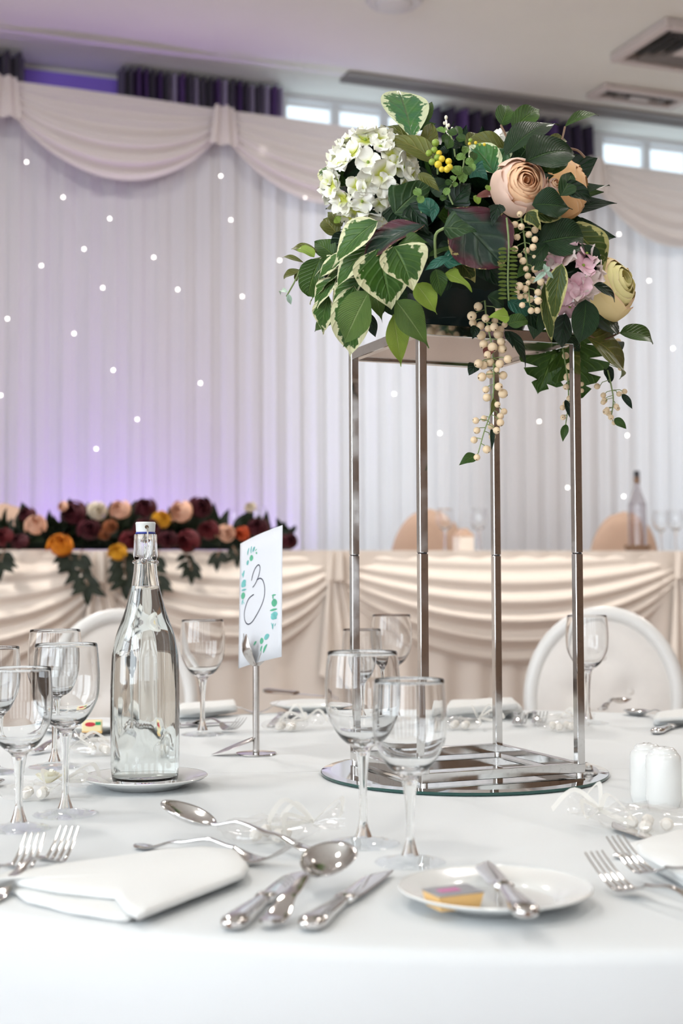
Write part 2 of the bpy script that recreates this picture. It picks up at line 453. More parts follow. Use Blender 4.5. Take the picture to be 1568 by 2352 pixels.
M['berry_green'] = pbr('green_berry', (0.25, 0.36, 0.05), 0.3, var=0.15)
M['berry_yellow'] = pbr('yellow_berry', (0.72, 0.55, 0.04), 0.3, var=0.1)
M['bowl_green'] = pbr('dark_green_plastic_bowl', (0.004, 0.015, 0.016), 0.3)
M['moss'] = pbr('floral_foam', (0.006, 0.014, 0.008), 0.9, bump=0.5)
M['P_peach'] = petal_mat('peach_rose_petal', (0.95, 0.46, 0.20), (0.95, 0.62, 0.38), (0.90, 0.44, 0.22), 0.92, transl=.08)
M['P_blush'] = petal_mat('blush_outer_petal', (0.95, 0.64, 0.46), (0.95, 0.69, 0.56), (0.90, 0.46, 0.30), 0.92, transl=.08)
M['P_apricot'] = petal_mat('apricot_petal', (0.90, 0.45, 0.14), (0.92, 0.56, 0.27), (0.92, 0.66, 0.44), 0.9, transl=.08)
M['P_yellow'] = petal_mat('yellow_rose_petal', (0.86, 0.76, 0.24), (0.90, 0.82, 0.38), (0.90, 0.74, 0.46), 0.92, transl=.08)
M['P_yedge'] = petal_mat('pale_yellow_pink_petal', (0.88, 0.70, 0.26), (0.90, 0.72, 0.36), (0.90, 0.60, 0.40), 0.9, transl=.08)
M['P_hyd'] = petal_mat('white_green_hydrangea_petal', (0.55, 0.60, 0.08), (0.94, 0.94, 0.80), None, transl=0.08, lo=0.22, hi=0.60)
M['P_hydw'] = petal_mat('white_hydrangea_petal', (0.80, 0.82, 0.46), (0.95, 0.95, 0.87), None, transl=0.08, lo=0.05, hi=0.40)
M['P_pink'] = petal_mat('pink_hydrangea_petal', (0.70, 0.38, 0.45), (0.82, 0.56, 0.62), None, lo=0.1, hi=0.7)
M['P_pinkw'] = petal_mat('pale_pink_hydrangea_petal', (0.78, 0.60, 0.52), (0.84, 0.72, 0.68), None, lo=0.1, hi=0.7)
for nm, a, b in (('burgundy', (0.030, 0.002, 0.007), (0.070, 0.005, 0.013)), ('crimson', (0.07, 0.003, 0.006), (0.12, 0.006, 0.012)), ('orange', (0.60, 0.10, 0.01), (0.78, 0.26, 0.012)),
                 ('amber', (0.70, 0.26, 0.015), (0.80, 0.40, 0.02)), ('cream', (0.80, 0.66, 0.44), (0.85, 0.76, 0.60)), ('salmon', (0.80, 0.38, 0.22), (0.85, 0.52, 0.37)),
                 ('scarlet', (0.45, 0.03, 0.01), (0.65, 0.09, 0.02)), ('rust', (0.22, 0.06, 0.02), (0.30, 0.09, 0.03))):
    M['G_' + nm] = petal_mat(nm + '_garland_petal', a, b)
# ------------------------------------------------------------------ room shell
def slab(name, c, size, mat, ax=None):
    return struct(name, MB().box(c, size, ax or (e1, e2, Z)), mat, smooth=False)
sm, tm = (S0 + S1) / 2, (T0 + T_WALL) / 2
slab('floor', H(sm, tm, -0.05), (S1 - S0, T_WALL - T0, 0.1), M['carpet'])
slab('ceiling', H(sm, tm, CEIL + 0.05), (S1 - S0 + .4, T_WALL - T0 + .4, 0.1), M['ceiling'])
slab('wall_far', H(sm, T_WALL + 0.06, CEIL / 2), (S1 - S0 + .2, 0.12, CEIL), M['wall_white'])
slab('wall_near', H(sm, T0 - 0.06, CEIL / 2), (S1 - S0 + .2, 0.12, CEIL), M['wall_brown'])
slab('wall_left', H(S0 - 0.06, tm, CEIL / 2), (0.12, T_WALL - T0, CEIL), M['wall'])
slab('wall_right', H(S1 + 0.06, tm, CEIL / 2), (0.12, T_WALL - T0, CEIL), M['wall_brown'])
slab('stage_platform', H(sm, (T_HEAD - 0.35 + T_WALL) / 2, STAGE / 2), (S1 - S0, T_WALL - T_HEAD + 0.35, STAGE), M['stage'])

def window(n, c, a, w, h, mat, nx, nz, depth):
    """c centre on the wall, a axis along it, depth = direction into the room"""
    fr = MB()
    b = 0.06
    for sx in (-1, 1): fr.box(c + a * (sx * (w / 2 + b / 2)) + depth * .03, (b, .06, h + 2 * b), (a, depth, Z))
    for sz in (-1, 1): fr.box(c + Z * (sz * (h / 2 + b / 2)) + depth * .03, (w, .06, b), (a, depth, Z))
    o = struct('window_%d' % n, fr, M['frame_white'], smooth=False)
    pw, ph = w / nx, h / nz
    for i in range(nx):
        for k in range(nz):
            pc = c + a * ((i + .5) * pw - w / 2) + Z * ((k + .5) * ph - h / 2) + depth * .012
            obj('pane', MB().box(pc, (pw - .05, .008, ph - .05), (a, depth, Z)), mat, o, False)
    for i in range(1, nx): obj('mullion', MB().box(c + a * (i * pw - w / 2) + depth * .025, (.05, .05, h), (a, depth, Z)), M['frame_white'], o, False)
    for k in range(1, nz): obj('transom', MB().box(c + Z * (k * ph - h / 2) + depth * .024, (w, .048, .05), (a, depth, Z)), M['frame_white'], o, False)
    return o
def far_window(n, px0, px1, nx, z0=STAGE + 0.25, z1=CEIL + 0.03):
    a, b = s_of(W(px0, 260, T_WALL)), s_of(W(px1, 260, T_WALL))
    window(n, H((a + b) / 2, T_WALL, (z0 + z1) / 2), e1, b - a, z1 - z0 - .12, M['day_far'], nx, 1, -e2)
far_window(1, 648, 984, 3)
far_window(2, 1372, 1760, 4)
for k, t in enumerate((-2.6, -0.4, 1.8)):     # windows in the left-hand wall
    window(3 + k, H(S0, t, 1.95), e2, 1.8, 2.5, M['day_near'], 2, 2, e1)
for k, s in enumerate((-2.4, -1.1, 0.2, 1.5, 2.8)):      # and behind the camera
    window(6 + k, H(s, T0, 1.95), e1, 0.75, 2.5, M['day_rear'], 1, 3, e2)

# ------------------------------------------------------------------ purple drapes of the far wall, seen above the backdrop
def drape(px0, px1, label, pat, short=False):
    t = T_WALL - 0.17
    a, b = s_of(W(px0, 230, t)), s_of(W(px1, 230, t))
    th = thing('window_drape', label, 'curtain', H((a + b) / 2, t, STAGE if not short else CEIL - .75), ANG)
    n = len(pat)
    for i, ch in enumerate(pat):
        w = (b - a) / n; x0 = -(b - a) / 2 + i * w
        mb = MB()
        hh = CEIL - STAGE - 0.02 if not short else .73
        mb.grid(lambda u, v: (x0 + u * w * 1.02, 0.05 * cos(u * 2 * pi) * (1 if ch != 'l' else .5) + 0.012 * sin(9 * v + i), v * hh), 10, 6)
        obj('pleat', mb, M['drape'] if ch == 'd' else M['drape_pale'] if ch == 'l' else M['drape_mid'], th)
M['drape_mid'] = pbr('violet_drape', (0.11, 0.055, 0.18), 0.7, var=0.3, vscale=6)
drape(-60, 58, 'dark drape at the far left above the swags, left of the violet-lit wall', 'dmdd')
drape(274, 652, 'striped purple drape under the ceiling between violet-lit wall and bright window', 'ddmmdmdlmdlddmldmdldlml')
drape(988, 1366, 'dark purple drape under the ceiling behind the tall flowers', 'ddmdddmddmddd', True)
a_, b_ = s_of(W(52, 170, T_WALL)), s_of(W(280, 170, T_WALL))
tag(obj('violet_lit_wall', MB().box(H((a_ + b_) / 2, T_WALL - .02, 2.1), (b_ - a_, .04, 3.1), (e1, e2, Z)), M['violet_light'], smooth=False), 'wall patch painted with violet light in the gap above the left swag', 'panel')

# ------------------------------------------------------------------ voile backdrop with swags and fairy lights
DROP_TOP = 3.40
def DT(s): return DROP_TOP + .03 - .020 * (s - .8)
sL, sR = -0.6, 7.0
bd = thing('backdrop_curtain', 'white pleated voile backdrop curtain hanging behind the head table', 'curtain', H(0, T_DROP, STAGE), ANG)
def pleat(s, v=0):
    return 0.011 * sin(s * 2 * pi / 0.115 + 1.3 * sin(s * 2.1)) + 0.004 * sin(s * 2 * pi / 0.043 + 2.0 * sin(s * 1.3)) + 0.05 * sin(s * 1.9 + .4)
s = sL; k = 0
while s < sR - .01:
    e = min(sR, s + 1.52)
    mb = MB(); s_, e_ = s, e
    mb.grid(lambda u, v: (s_ + (e_ - s_) * u, pleat(s_ + (e_ - s_) * u) * (1 - .25 * v) + .02 * k * 0, (DT(s_ + (e_ - s_) * u) - STAGE) * v), 150, 10)
    obj('voile_panel', mb, M['drop'], bd)
    s = e; k += 1
obj('heading_rail', MB().tube([(sL, 0.0, DT(sL) - STAGE), (sR, 0.0, DT(sR) - STAGE)], 0.014, 8), M['wire_clear'], bd)

def swag(name, parent, o0, w, dmax, ztop, mat, folds, amp, end=0.06, flip=0, power=.62, bulge=.05, band=0.0):
    mb = MB()
    def fn(u, v):
        c = 1 - (2 * u - 1) ** 2
        sh = max(c, 0) ** power
        d = end * v + (dmax - end) * sh * (v ** (1.0 if not band else 1.0))
        squeeze = 0.25 + 0.75 * min(1, 3.2 * min(u, 1 - u) + .05)
        off = bulge * sh * sin(pi * min(1, v * .98)) + amp * squeeze * (0.5 + 0.5 * sin(v * folds * 2 * pi + 1.5 * sin(u * 3 + flip))) * (0.25 + 0.75 * v)
        return (o0 + w * u, -off, (ztop(o0 + w * u) if callable(ztop) else ztop) - d)
    mb.grid(fn, 48, 64)
    return obj(name, mb, mat, parent)
sw = thing('swag_valance', 'row of gathered voile swags along the top of the backdrop', 'valance', H(0, T_DROP - 0.09, STAGE), ANG)
gp = [s_of(W(x, y, T_DROP)) for x, y in ((5, 240), (497, 300))]
pitch_s = gp[1] - gp[0]
for k in range(-1, 5):
    swag('swag', sw, gp[0] + k * pitch_s, pitch_s, 0.44, lambda q: DT(q) - STAGE - .012, M['swag'], 5, 0.05, end=0.10, flip=k, power=.8, bulge=.04)
    mb = MB()
    x0 = gp[0] + k * pitch_s
    mb.grid(lambda u, v: (x0 + (u - .5) * (.10 + .05 * v), -.06 - .02 * sin(u * 4 * pi), DT(x0) - STAGE - .012 - .20 * v), 16, 6)
    obj('gather', mb, M['swag'], sw)

fl = thing('fairy_light_curtain', 'curtain of tiny white fairy lights glowing on the voile backdrop', 'string lights', H(0, T_DROP - .12, STAGE), ANG)
bulbs = [(61, 372), (145, 453), (252, 502), (193, 572), (353, 591), (236, 661), (17, 732), (170, 766), (556, 681), (642, 598), (315, 963), (221, 1031), (507, 404), (603, 345), (408, 665),
         (460, 880), (530, 505), (2, 908), (260, 850), (1421, 538), (1490, 645), (1303, 1120), (1440, 1000), (1010, 995), (1432, 1140), (1238, 968), (1545, 800), (905, 905), (700, 455), (95, 610)]
me_b = MB().lathe([(.0001, -.0055), (.004, -.004), (.0055, 0), (.004, .004), (.0001, .0055)], 8).mesh('bulb')
me_b.materials.append(M['fairy'])
st_all = {}
for px, py in bulbs:
    q = W(px, py, T_DROP - .12)
    b = obj('bulb', me_b, None, fl); b.location = (s_of(q), 0, q.z - STAGE)
    st_all.setdefault(round(s_of(q) / .22), []).append((s_of(q), q.z - STAGE))
for k, lst in st_all.items():
    lst.sort(key=lambda a: -a[1])
    pts = [(lst[0][0], .05, DROP_TOP - STAGE)] + [(x, .006, z) for x, z in lst] + [(lst[-1][0], .02, .05)]
    obj('light_string', MB().tube(pts, .0007, 4), M['wire_clear'], fl)

# purple uplighters at the foot of the backdrop
for k, (s, t) in enumerate(UPL):
    u = thing('uplighter', 'small black floor uplighter throwing violet light on the backdrop, %s of two' % ('left' if k == 0 else 'right'), 'lamp', H(s, t, STAGE), ANG)
    obj('housing', MB().lathe([(.0, 0), (.07, 0), (.075, .01), (.075, .12), (.07, .13), (.062, .13), (.06, .115), (.0, .115)], 20), M['black'], u)
    obj('bracket', MB().tube([(-.085, 0, .005), (-.085, 0, .07), (-.075, 0, .07)], .006, 6), M['black'], u)

# ------------------------------------------------------------------ ceiling fittings
def C(px, py): return T(px, py, CEIL)
def diffuser(label, corner, w, d, vanes, drop=.02):
    o = thing('ceiling_diffuser', label, 'air vent', corner + e1 * (w / 2) - e2 * (d / 2) - Z * 0.001, ANG)
    fr = MB(); b = .045
    for sx in (-1, 1): fr.box((sx * (w - b) / 2, 0, -drop / 2), (b, d, drop), bev=.006)
    for sy in (-1, 1): fr.box((0, sy * (d - b) / 2, -drop / 2), (w - 2 * b, b, drop), bev=.006)
    obj('frame', fr, M['vent_white'], o)
    obj('core', MB().box((0, 0, -.003), (w - b, d - b, .004)), M['vent_dark'], o, False)
    for k in range(vanes):
        f = (k + 1) / (vanes + 1)
        ww, dd = (w - 2 * b) * (1 - f), (d - 2 * b) * (1 - f)
        mb = MB(); i0 = 0
        for (x, y, z) in ((ww / 2, dd / 2, -drop), (ww / 2 - .03, dd / 2 - .03, -drop * .3)):
            for sx, sy in ((-1, -1), (1, -1), (1, 1), (-1, 1)): mb.add((x * sx, y * sy, z))
        for i in range(4): mb.face(i, (i + 1) % 4, (i + 1) % 4 + 4, i + 4)
        obj('vane', mb, M['vent'], o, False)
    obj('centre_plate', MB().box((0, 0, -drop + .002), (w * .22, d * .22, .004)), M['vent_white'], o, False)
diffuser('square four-way ceiling air diffuser at the upper right corner', C(1400, 122), .62, .50, 4, .05)
diffuser('shallow rectangular ceiling vent near the linear slot, right', C(1345, 216), .56, .20, 2, .03)
qa, qb = C(790, 172), C(1620, 284)
L_ = (qb - qa).length; ax_ = (qb - qa).normalized(); ay_ = V((-ax_.y, ax_.x, 0))
sl = thing('slot_diffuser', 'long grey linear slot diffuser running across the ceiling', 'air vent', (qa + qb) / 2, atan2(ax_.y, ax_.x))
for y in (-.062, .062): obj('flange', MB().box((0, y, -.010), (L_, .026, .018), bev=.004), M['vent'], sl)
for y in (-.03, 0, .03): obj('slat', MB().box((0, y, -.008), (L_, .010, .014)), M['vent'], sl, False)
obj('core', MB().box((0, 0, -.002), (L_, .12, .003)), M['vent_dark'], sl, False)
q = C(905, -6)
dt = thing('ceiling_fitting', 'round white ceiling fitting cut off at the top edge of the picture', 'ceiling fitting', q, 0)
obj('base', MB().lathe([(0, 0), (.13, 0), (.135, -.012), (.12, -.03), (0, -.03)], 32), M['plastic_white'], dt)
obj('dome', MB().lathe([(.085, -.03), (.08, -.045), (.05, -.055), (0, -.058)], 32), M['plastic_white'], dt)

# ------------------------------------------------------------------ head table
HT = thing('head_table', 'long head table under pale peach draped cloth on the stage', 'table', H(0, T_HEAD, STAGE), ANG)
hs0, hs1 = -1.2, 6.4
obj('tabletop', MB().box(((hs0 + hs1) / 2, .38, .715), (hs1 - hs0 - .04, .72, .03), bev=.004), M['stage'], HT)
for x in (hs0 + .15, (hs0 + hs1) / 2, hs1 - .15):
    for y in (.08, .68): obj('leg', MB().tube([(x, y, 0), (x, y, .7)], .018, 8), M['black'], HT)
hc = thing('head_tablecloth', 'pale peach cloth with pleated skirt and swags covering the head table', 'tablecloth', H(0, T_HEAD, STAGE), ANG)
obj('cloth_top', MB().box(((hs0 + hs1) / 2, .38, .739), (hs1 - hs0, .78, .014), bev=.006), M['head_cloth'], hc)
mb = MB()
mb.grid(lambda u, v: (hs0 + (hs1 - hs0) * u, -.012 - (.010 + .02 * (1 - v)) * (0.5 + .5 * sin((hs1 - hs0) * u * 2 * pi / .17 + 1.6 * sin(u * 23))), .005 + .74 * v), 340, 8)
obj('skirt', mb, M['head_cloth'], hc)
gath = [s_of(W(x, 1300, T_HEAD)) for x in (-420, 225, 765, 1555, 2300)]
for k in range(4):
    w = gath[k + 1] - gath[k]
    swag('swag', hc, gath[k], w, .50 if k != 1 else .46, .735, M['head_cloth'], 6, .050, end=.16, flip=k * 1.7, power=.85, bulge=.09)
for k, g in enumerate(gath):
    mb = MB()
    mb.grid(lambda u, v: (g + (u - .5) * (.09 + .02 * v), -.055 - .035 * sin(pi * u) - .018 * sin(u * 5 * pi), .742 - .12 * v), 20, 6)
    obj('gather', mb, M['head_cloth'], hc)
    mb = MB()
    mb.grid(lambda u, v: (g + (u - .5) * (.07 + .20 * v) + .05 * v, -.035 - .02 * v - .02 * sin(u * 6 * pi) * (.4 + v), .64 - (.40 + .16 * u) * v), 26, 10)
    obj('tail', mb, M['head_cloth'], hc)

# covered chairs behind the head table
def covered_chair(px, label):
    q = W(px, 1220, T_CHAIR + .43) - e2 * .22
    c = thing('covered_chair', label, 'chair', (q.x, q.y, STAGE), ANG, 'covered chairs behind the head table')
    w, h = .225, .985
    def back(u, v):                      # wrap-around sleeve with a rounded top
        a = 2 * pi * u
        zt = .42 + (h - .42) * sin(v * pi / 2)
        ww = w * (1 if v < .45 else sqrt(max(0, 1 - ((v - .45) / .55) ** 2)) * .999 + .001)
        return (ww * cos(a), .24 + .045 * sin(a) * (1 if v < .9 else (1 - v) * 10 + .02) - .05 * (zt - .42), .42 + (h - .42) * v)
    obj('backrest', MB().grid(back, 28, 22, wrap=True), M['chair_cover'], c)
    obj('seat', MB().box((0, 0, .455), (.44, .44, .07), bev=.025), M['chair_cover'], c)
    def skirt(u, v):
        a = 2 * pi * u; r = .21 + .03 * (1 - v) + .008 * (1 - v) * sin(a * 14)
        n = 5; k = (abs(cos(a)) ** n + abs(sin(a)) ** n) ** (-1 / n)
        return (r * k * cos(a), r * k * sin(a), .01 + .43 * v)
    obj('skirt', MB().grid(skirt, 90, 5, wrap=True), M['chair_cover'], c)
    for x in (-.18, .18):
        for y in (-.18, .18): obj('leg', MB().tube([(x, y, 0), (x, y, .42)], .013, 6), M['black'], c)
covered_chair(985, 'peach covered round-backed chair behind the head table, seen between the stand posts')
covered_chair(1432, 'peach covered round-backed chair behind the dark-capped bottle on the head table')
covered_chair(8, 'peach covered chair back at the left edge behind the flower garland')

# ------------------------------------------------------------------ generic builders used on both tables
def lathe_obj(name, prof, mat, parent, n=40, mod=None, loc=None): 
    o = obj(name, MB().lathe(prof, n, mod), mat, parent)
    if loc: o.location = loc
    return o
def smooth_prof(pts, sub=4):
    out = []
    n = len(pts)
    for i in range(n - 1):
        p0, p1, p2, p3 = pts[max(i - 1, 0)], pts[i], pts[i + 1], pts[min(i + 2, n - 1)]
        for k in range(sub):
            t = k / sub
            q = []
            for a, b, c, d in zip(p0, p1, p2, p3):
                q.append(.5 * (2 * b + (c - a) * t + (2 * a - 5 * b + 4 * c - d) * t * t + (3 * b - a - 3 * c + d) * t ** 3))
            q[0] = max(q[0], 1e-4)
            out.append(tuple(q))
    out.append(pts[-1])
    return out
def make_glass(h, rim, belly, foot, stem_top, th=.0011):
    root = thing('wine_glass', 'clear stemmed wine glass', 'wine glass')
    hb = h - stem_top
    outer = smooth_prof([(.0055, stem_top - .006), (.010, stem_top + .002), (belly * .62, stem_top + hb * .14), (belly * .93, stem_top + hb * .36), (belly, stem_top + hb * .58), (belly * .985, stem_top + hb * .78), (rim, h)], 5)
    inner = smooth_prof([(rim - th, h), (belly * .985 - th, stem_top + hb * .78), (belly - th, stem_top + hb * .58), (belly * .93 - th, stem_top + hb * .36), (belly * .60 - th, stem_top + hb * .15), (.006, stem_top + .010), (.0002, stem_top + .008)], 5)
    lathe_obj('bowl', outer + [(rim - th * .5, h + .0009)] + inner, M['glass_thin'], root, 48)
    st = smooth_prof([(.0085, stem_top - .001), (.0062, stem_top - .014), (.0046, stem_top * .66), (.0041, stem_top * .40), (.0050, .022), (.0095, .0085)], 4)
    lathe_obj('stem', [(.0003, stem_top - .0005)] + st + [(.0003, .0085)], M['glass'], root, 20, mod=lambda a, z: 1 - .05 * cos(8 * a) ** 2)
    ft = smooth_prof([(.0095, .009), (.018, .0052), (foot * .7, .0030), (foot - .001, .0022)], 4)
    lathe_obj('foot', [(.0003, .009)] + ft + [(foot, .0014), (foot - .001, .0006), (foot * .4, .0006), (.0003, .0008)], M['glass_foot'], root, 48)
    return root
GL = make_glass(.200, .0365, .0395, .0385, .098)
GS = make_glass(.178, .0345, .0365, .035, .082)
used = set()
def put(proto, loc, rz, label, group=None, scale=None, cat=None):
    o = copy_tree(proto)
    used.add(proto)
    o.location = loc; o.rotation_euler = (0, 0, rz)
    if scale: o.scale = (scale,) * 3 if not isinstance(scale, tuple) else scale
    o['label'] = label
    if group: o['group'] = group
    if cat: o['category'] = cat
    return o
def on_head(px, t, z=HEADZ):
    q = W(px, 1262, t); return V((q.x, q.y, z))
for px, t, g, lab in ((1518, 5.85, GL, 'small wine glass on the head table at the right edge, left of two'), (1552, 5.75, GL, 'small wine glass on the head table at the right edge, right of two'),
                      (1022, 5.9, GL, 'wine glass on the head table in front of the middle peach chair'), (1100, 5.85, GL, 'wine glass on the head table just left of the back stand post'),
                      (590, 5.9, GL, 'wine glass on the head table behind the right end of the garland'), (540, 5.95, GS, 'lower wine glass on the head table behind the garland')):
    put(g, on_head(px, t), random.random() * 6, lab, 'wine glasses on the head table')
g = thing('favour_box', 'small peach house-shaped favour box on the head table between two glasses', 'box', on_head(1064, 5.75), ANG)
obj('body', MB().box((0, 0, .035), (.075, .07, .07), bev=.003), M['head_cloth'], g)
mb = MB()
for y in (-.037, .037):
    for x, z in ((-.042, .068), (.042, .068), (0, .105)): mb.add((x, y, z))
mb.face(0, 1, 2); mb.face(3, 5, 4); mb.face(0, 3, 4, 1); mb.face(1, 4, 5, 2); mb.face(2, 5, 3, 0)
obj('roof', mb, M['chair_cover'], g, False)
# ------------------------------------------------------------------ round table
R_T = 0.91
tb = thing('round_table', 'round banquet table hidden under the white cloth in the foreground', 'table', (0, 0, 0))
obj('tabletop', MB().lathe([(0, .715), (R_T - .012, .715), (R_T - .012, .738), (0, .738)], 64), M['stage'], tb)
for k in range(4):
    a = pi / 4 + k * pi / 2
    obj('leg', MB().tube([(.6 * cos(a), .6 * sin(a), 0), (.6 * cos(a), .6 * sin(a), .715)], .02, 8), M['black'], tb)
NA = 180
def drop_r(a, v):
    """v: 0 at the edge, 1 at the hem"""
    f = .5 + .5 * sin(a * 13 + 1.2 * sin(a * 3 + .5)) + .25 * sin(a * 29 + 1)
    return R_T + .006 + .012 * v + .055 * v ** 1.4 * f
mb = MB()
rings = [0.0005, .12, .3, .5, .7, .82, .88, R_T - .012]
for r in rings:
    for i in range(NA):
        a = 2 * pi * i / NA; mb.add((r * cos(a), r * sin(a), TOP))
for dz, dr in ((.0012, -.006), (.004, -.001), (.010, .003)):
    for i in range(NA):
        a = 2 * pi * i / NA; mb.add(((R_T + dr) * cos(a), (R_T + dr) * sin(a), TOP - dz))
for k in range(1, 15):
    v = k / 14
    for i in range(NA):
        a = 2 * pi * i / NA; r = drop_r(a, v); mb.add((r * cos(a), r * sin(a), TOP - .010 - (TOP - .03) * v))
nr = len(mb.v) // NA
for k in range(nr - 1):
    for i in range(NA):
        a = k * NA + i; b = k * NA + (i + 1) % NA; mb.face(a, a + NA, b + NA, b)
tag(obj('tablecloth', mb, M['cloth'], smooth=True), 'white tablecloth covering the round table in the foreground', 'tablecloth')

# chairs on the far side
def oval_chair(loc, face, label, parts=True):
    c = thing('oval_back_chair', label, 'chair', loc, face, 'ivory oval-backed chairs at the round table')
    cz, a, b = .725, .193, .225
    lean = .12
    def at(x, z, y=0): return V((x, .21 + lean * (z - .45) + y, z))
    fr = [at(a * .91 * cos(t), cz + b * .91 * sin(t)) for t in [2 * pi * k / 48 for k in range(49)]]
    obj('back_frame', MB().tube(fr, .019, 10, caps=False), M['chair_white'], c)
    def pad(side):
        mb = MB()
        def fn(u, v):
            t = 2 * pi * u; r = .93 * v
            x, z = a * .92 * r * cos(t), cz + b * .92 * r * sin(t)
            dim = sum(exp(-((x - bx) ** 2 + (z - bz) ** 2) / .0009) for bx, bz in btn)
            return at(x, z, side * (.022 * (1 - r ** 4) - .016 * dim))
        return mb.grid(fn, 40, 14, wrap=True)
    btn = [(-.065, cz + .02), (.065, cz + .02), (0, cz + .10), (0, cz - .06)]
    obj('back_pad', pad(-1), M['chair_fabric'], c); obj('back_pad', pad(1), M['chair_fabric'], c)
    for bx, bz in btn:
        for sd in (-1, 1):
            q = obj('button', MB().lathe([(0, -.004), (.007, -.002), (.008, 0), (.006, .003), (0, .004)], 10), M['chair_fabric'], c)
            q.location = at(bx, bz, sd * .008); q.rotation_euler = (pi / 2, 0, 0)
    for x in (-.11, .11): obj('back_post', MB().tube([at(x, .44), at(x, .54)], .016, 8), M['chair_white'], c)
    obj('seat', MB().box((0, 0, .455), (.46, .46, .075), bev=.03), M['chair_fabric'], c)
    obj('seat_rail', MB().box((0, 0, .405), (.47, .47, .05), bev=.012), M['chair_white'], c)
    for x in (-.2, .2):
        for y in (-.2, .2): obj('leg', MB().tube([(x, y, .4), (x, y, .2), (x * 1.03, y * 1.03, 0)], .02, 8, r1=.011), M['chair_white'], c)
for px, lab in ((1350, 'ivory oval-backed chair at the far side of the round table, right of the flower stand'), (357, 'ivory oval-backed chair at the far side of the round table, behind the bottle')):
    q = P(px, 1500, 1.14); loc = V((q.x, q.y, 0))
    oval_chair(loc, atan2(loc.y, loc.x) - pi / 2, lab)

# ------------------------------------------------------------------ mirror plate and chrome stand
TH = -0.4046
mr = thing('mirror_plate', 'round mirror with a green glass edge under the chrome flower stand', 'mirror', (0, 0, TOP))
RM = .201
obj('glass_edge', MB().lathe([(0, .0004), (RM - .002, .0004), (RM, .002), (RM, .0045), (RM - .001, .005)], 96), M['mirror_edge'], mr)
obj('bevel', MB().lathe([(RM - .001, .005), (RM - .014, .0066)], 96), M['mirror'], mr)
obj('mirror_face', MB().lathe([(RM - .014, .0066), (.0001, .0066)], 96), M['mirror'], mr)
SZ0 = TOP + .0066
sd = thing('flower_stand', 'tall square chrome flower stand on the mirror plate', 'stand', (0, 0, SZ0), TH - pi / 4 + pi)
HS = .1225; BT = .0115
zb, zj, zt = CAM.z - .2748 - SZ0, CAM.z + .0231 - SZ0, CAM.z + .3096 - SZ0
for i in range(4):
    a = i * pi / 2
    sx, sy = round(sqrt(2) * cos(a + pi / 4)), round(sqrt(2) * sin(a + pi / 4))
    x, y = sx * (HS - BT / 2), sy * (HS - BT / 2)
    for lo, hi, q in ((zb + .011, zj - .0006, 0), (zj + .0006, zt + .001, 1)):
        obj('post', MB().box((x, y, (lo + hi) / 2), (BT, BT, hi - lo), bev=.0008), M['chrome'], sd)
    obj('joint_pin', MB().box((x, y, zj), (BT * .8, BT * .8, .01)), M['black'], sd, False)
    obj('foot', MB().lathe([(0, 0), (.005, 0), (.005, zb + .002), (0, zb + .002)], 10), M['satin_steel'], sd).location = (x, y, 0)
    ax = (V((cos(a), sin(a), 0)), V((-sin(a), cos(a), 0)), Z)
    c = ax[0] * (HS - BT / 2)
    for z, hh in ((zb + .0065, .013), (zt + .0075, .015)):
        obj('frame_bar', MB().box(c + Z * z, (BT, HS * 2 - (0 if i % 2 == 0 else 2 * BT), hh), ax, bev=.0008), M['chrome'], sd)
obj('top_plate', MB().box((0, 0, zt + .0045), (2 * HS - 2 * BT, 2 * HS - 2 * BT, .003)), M['tray_plate'], sd, False)
STAND_TOP = SZ0 + zt + .015

# ------------------------------------------------------------------ plates
def make_plate(rad):
    p = thing('side_plate', 'white side plate', 'plate')
    prof = [(.0005, .004), (rad * .55, .004), (rad * .62, .0055), (rad * .70, .0095), (rad * .97, .0150), (rad, .0162), (rad + .0008, .0150), (rad * .97, .0125), (rad * .72, .0065), (rad * .60, .0008), (rad * .56, .0004), (rad * .53, .0012), (.0005, .0018)]
    obj('dish', MB().lathe(smooth_prof(prof[:6], 3) + prof[6:], 72), M['porcelain'], p)
    return p
PL = make_plate(.082)
bq = T(333, 1808)
plates = [(bq, 'white side plate under the water bottle'), (T(1137, 2077), 'white side plate in front holding a butter pat and knife'),
          (T(712, 1632), 'white side plate at the far edge behind the card holder'), (T(205, 1680), 'white side plate behind the bottle at the left, with a wrapped butter')]
for q, lab in plates: put(PL, q, 0, lab, 'white side plates')

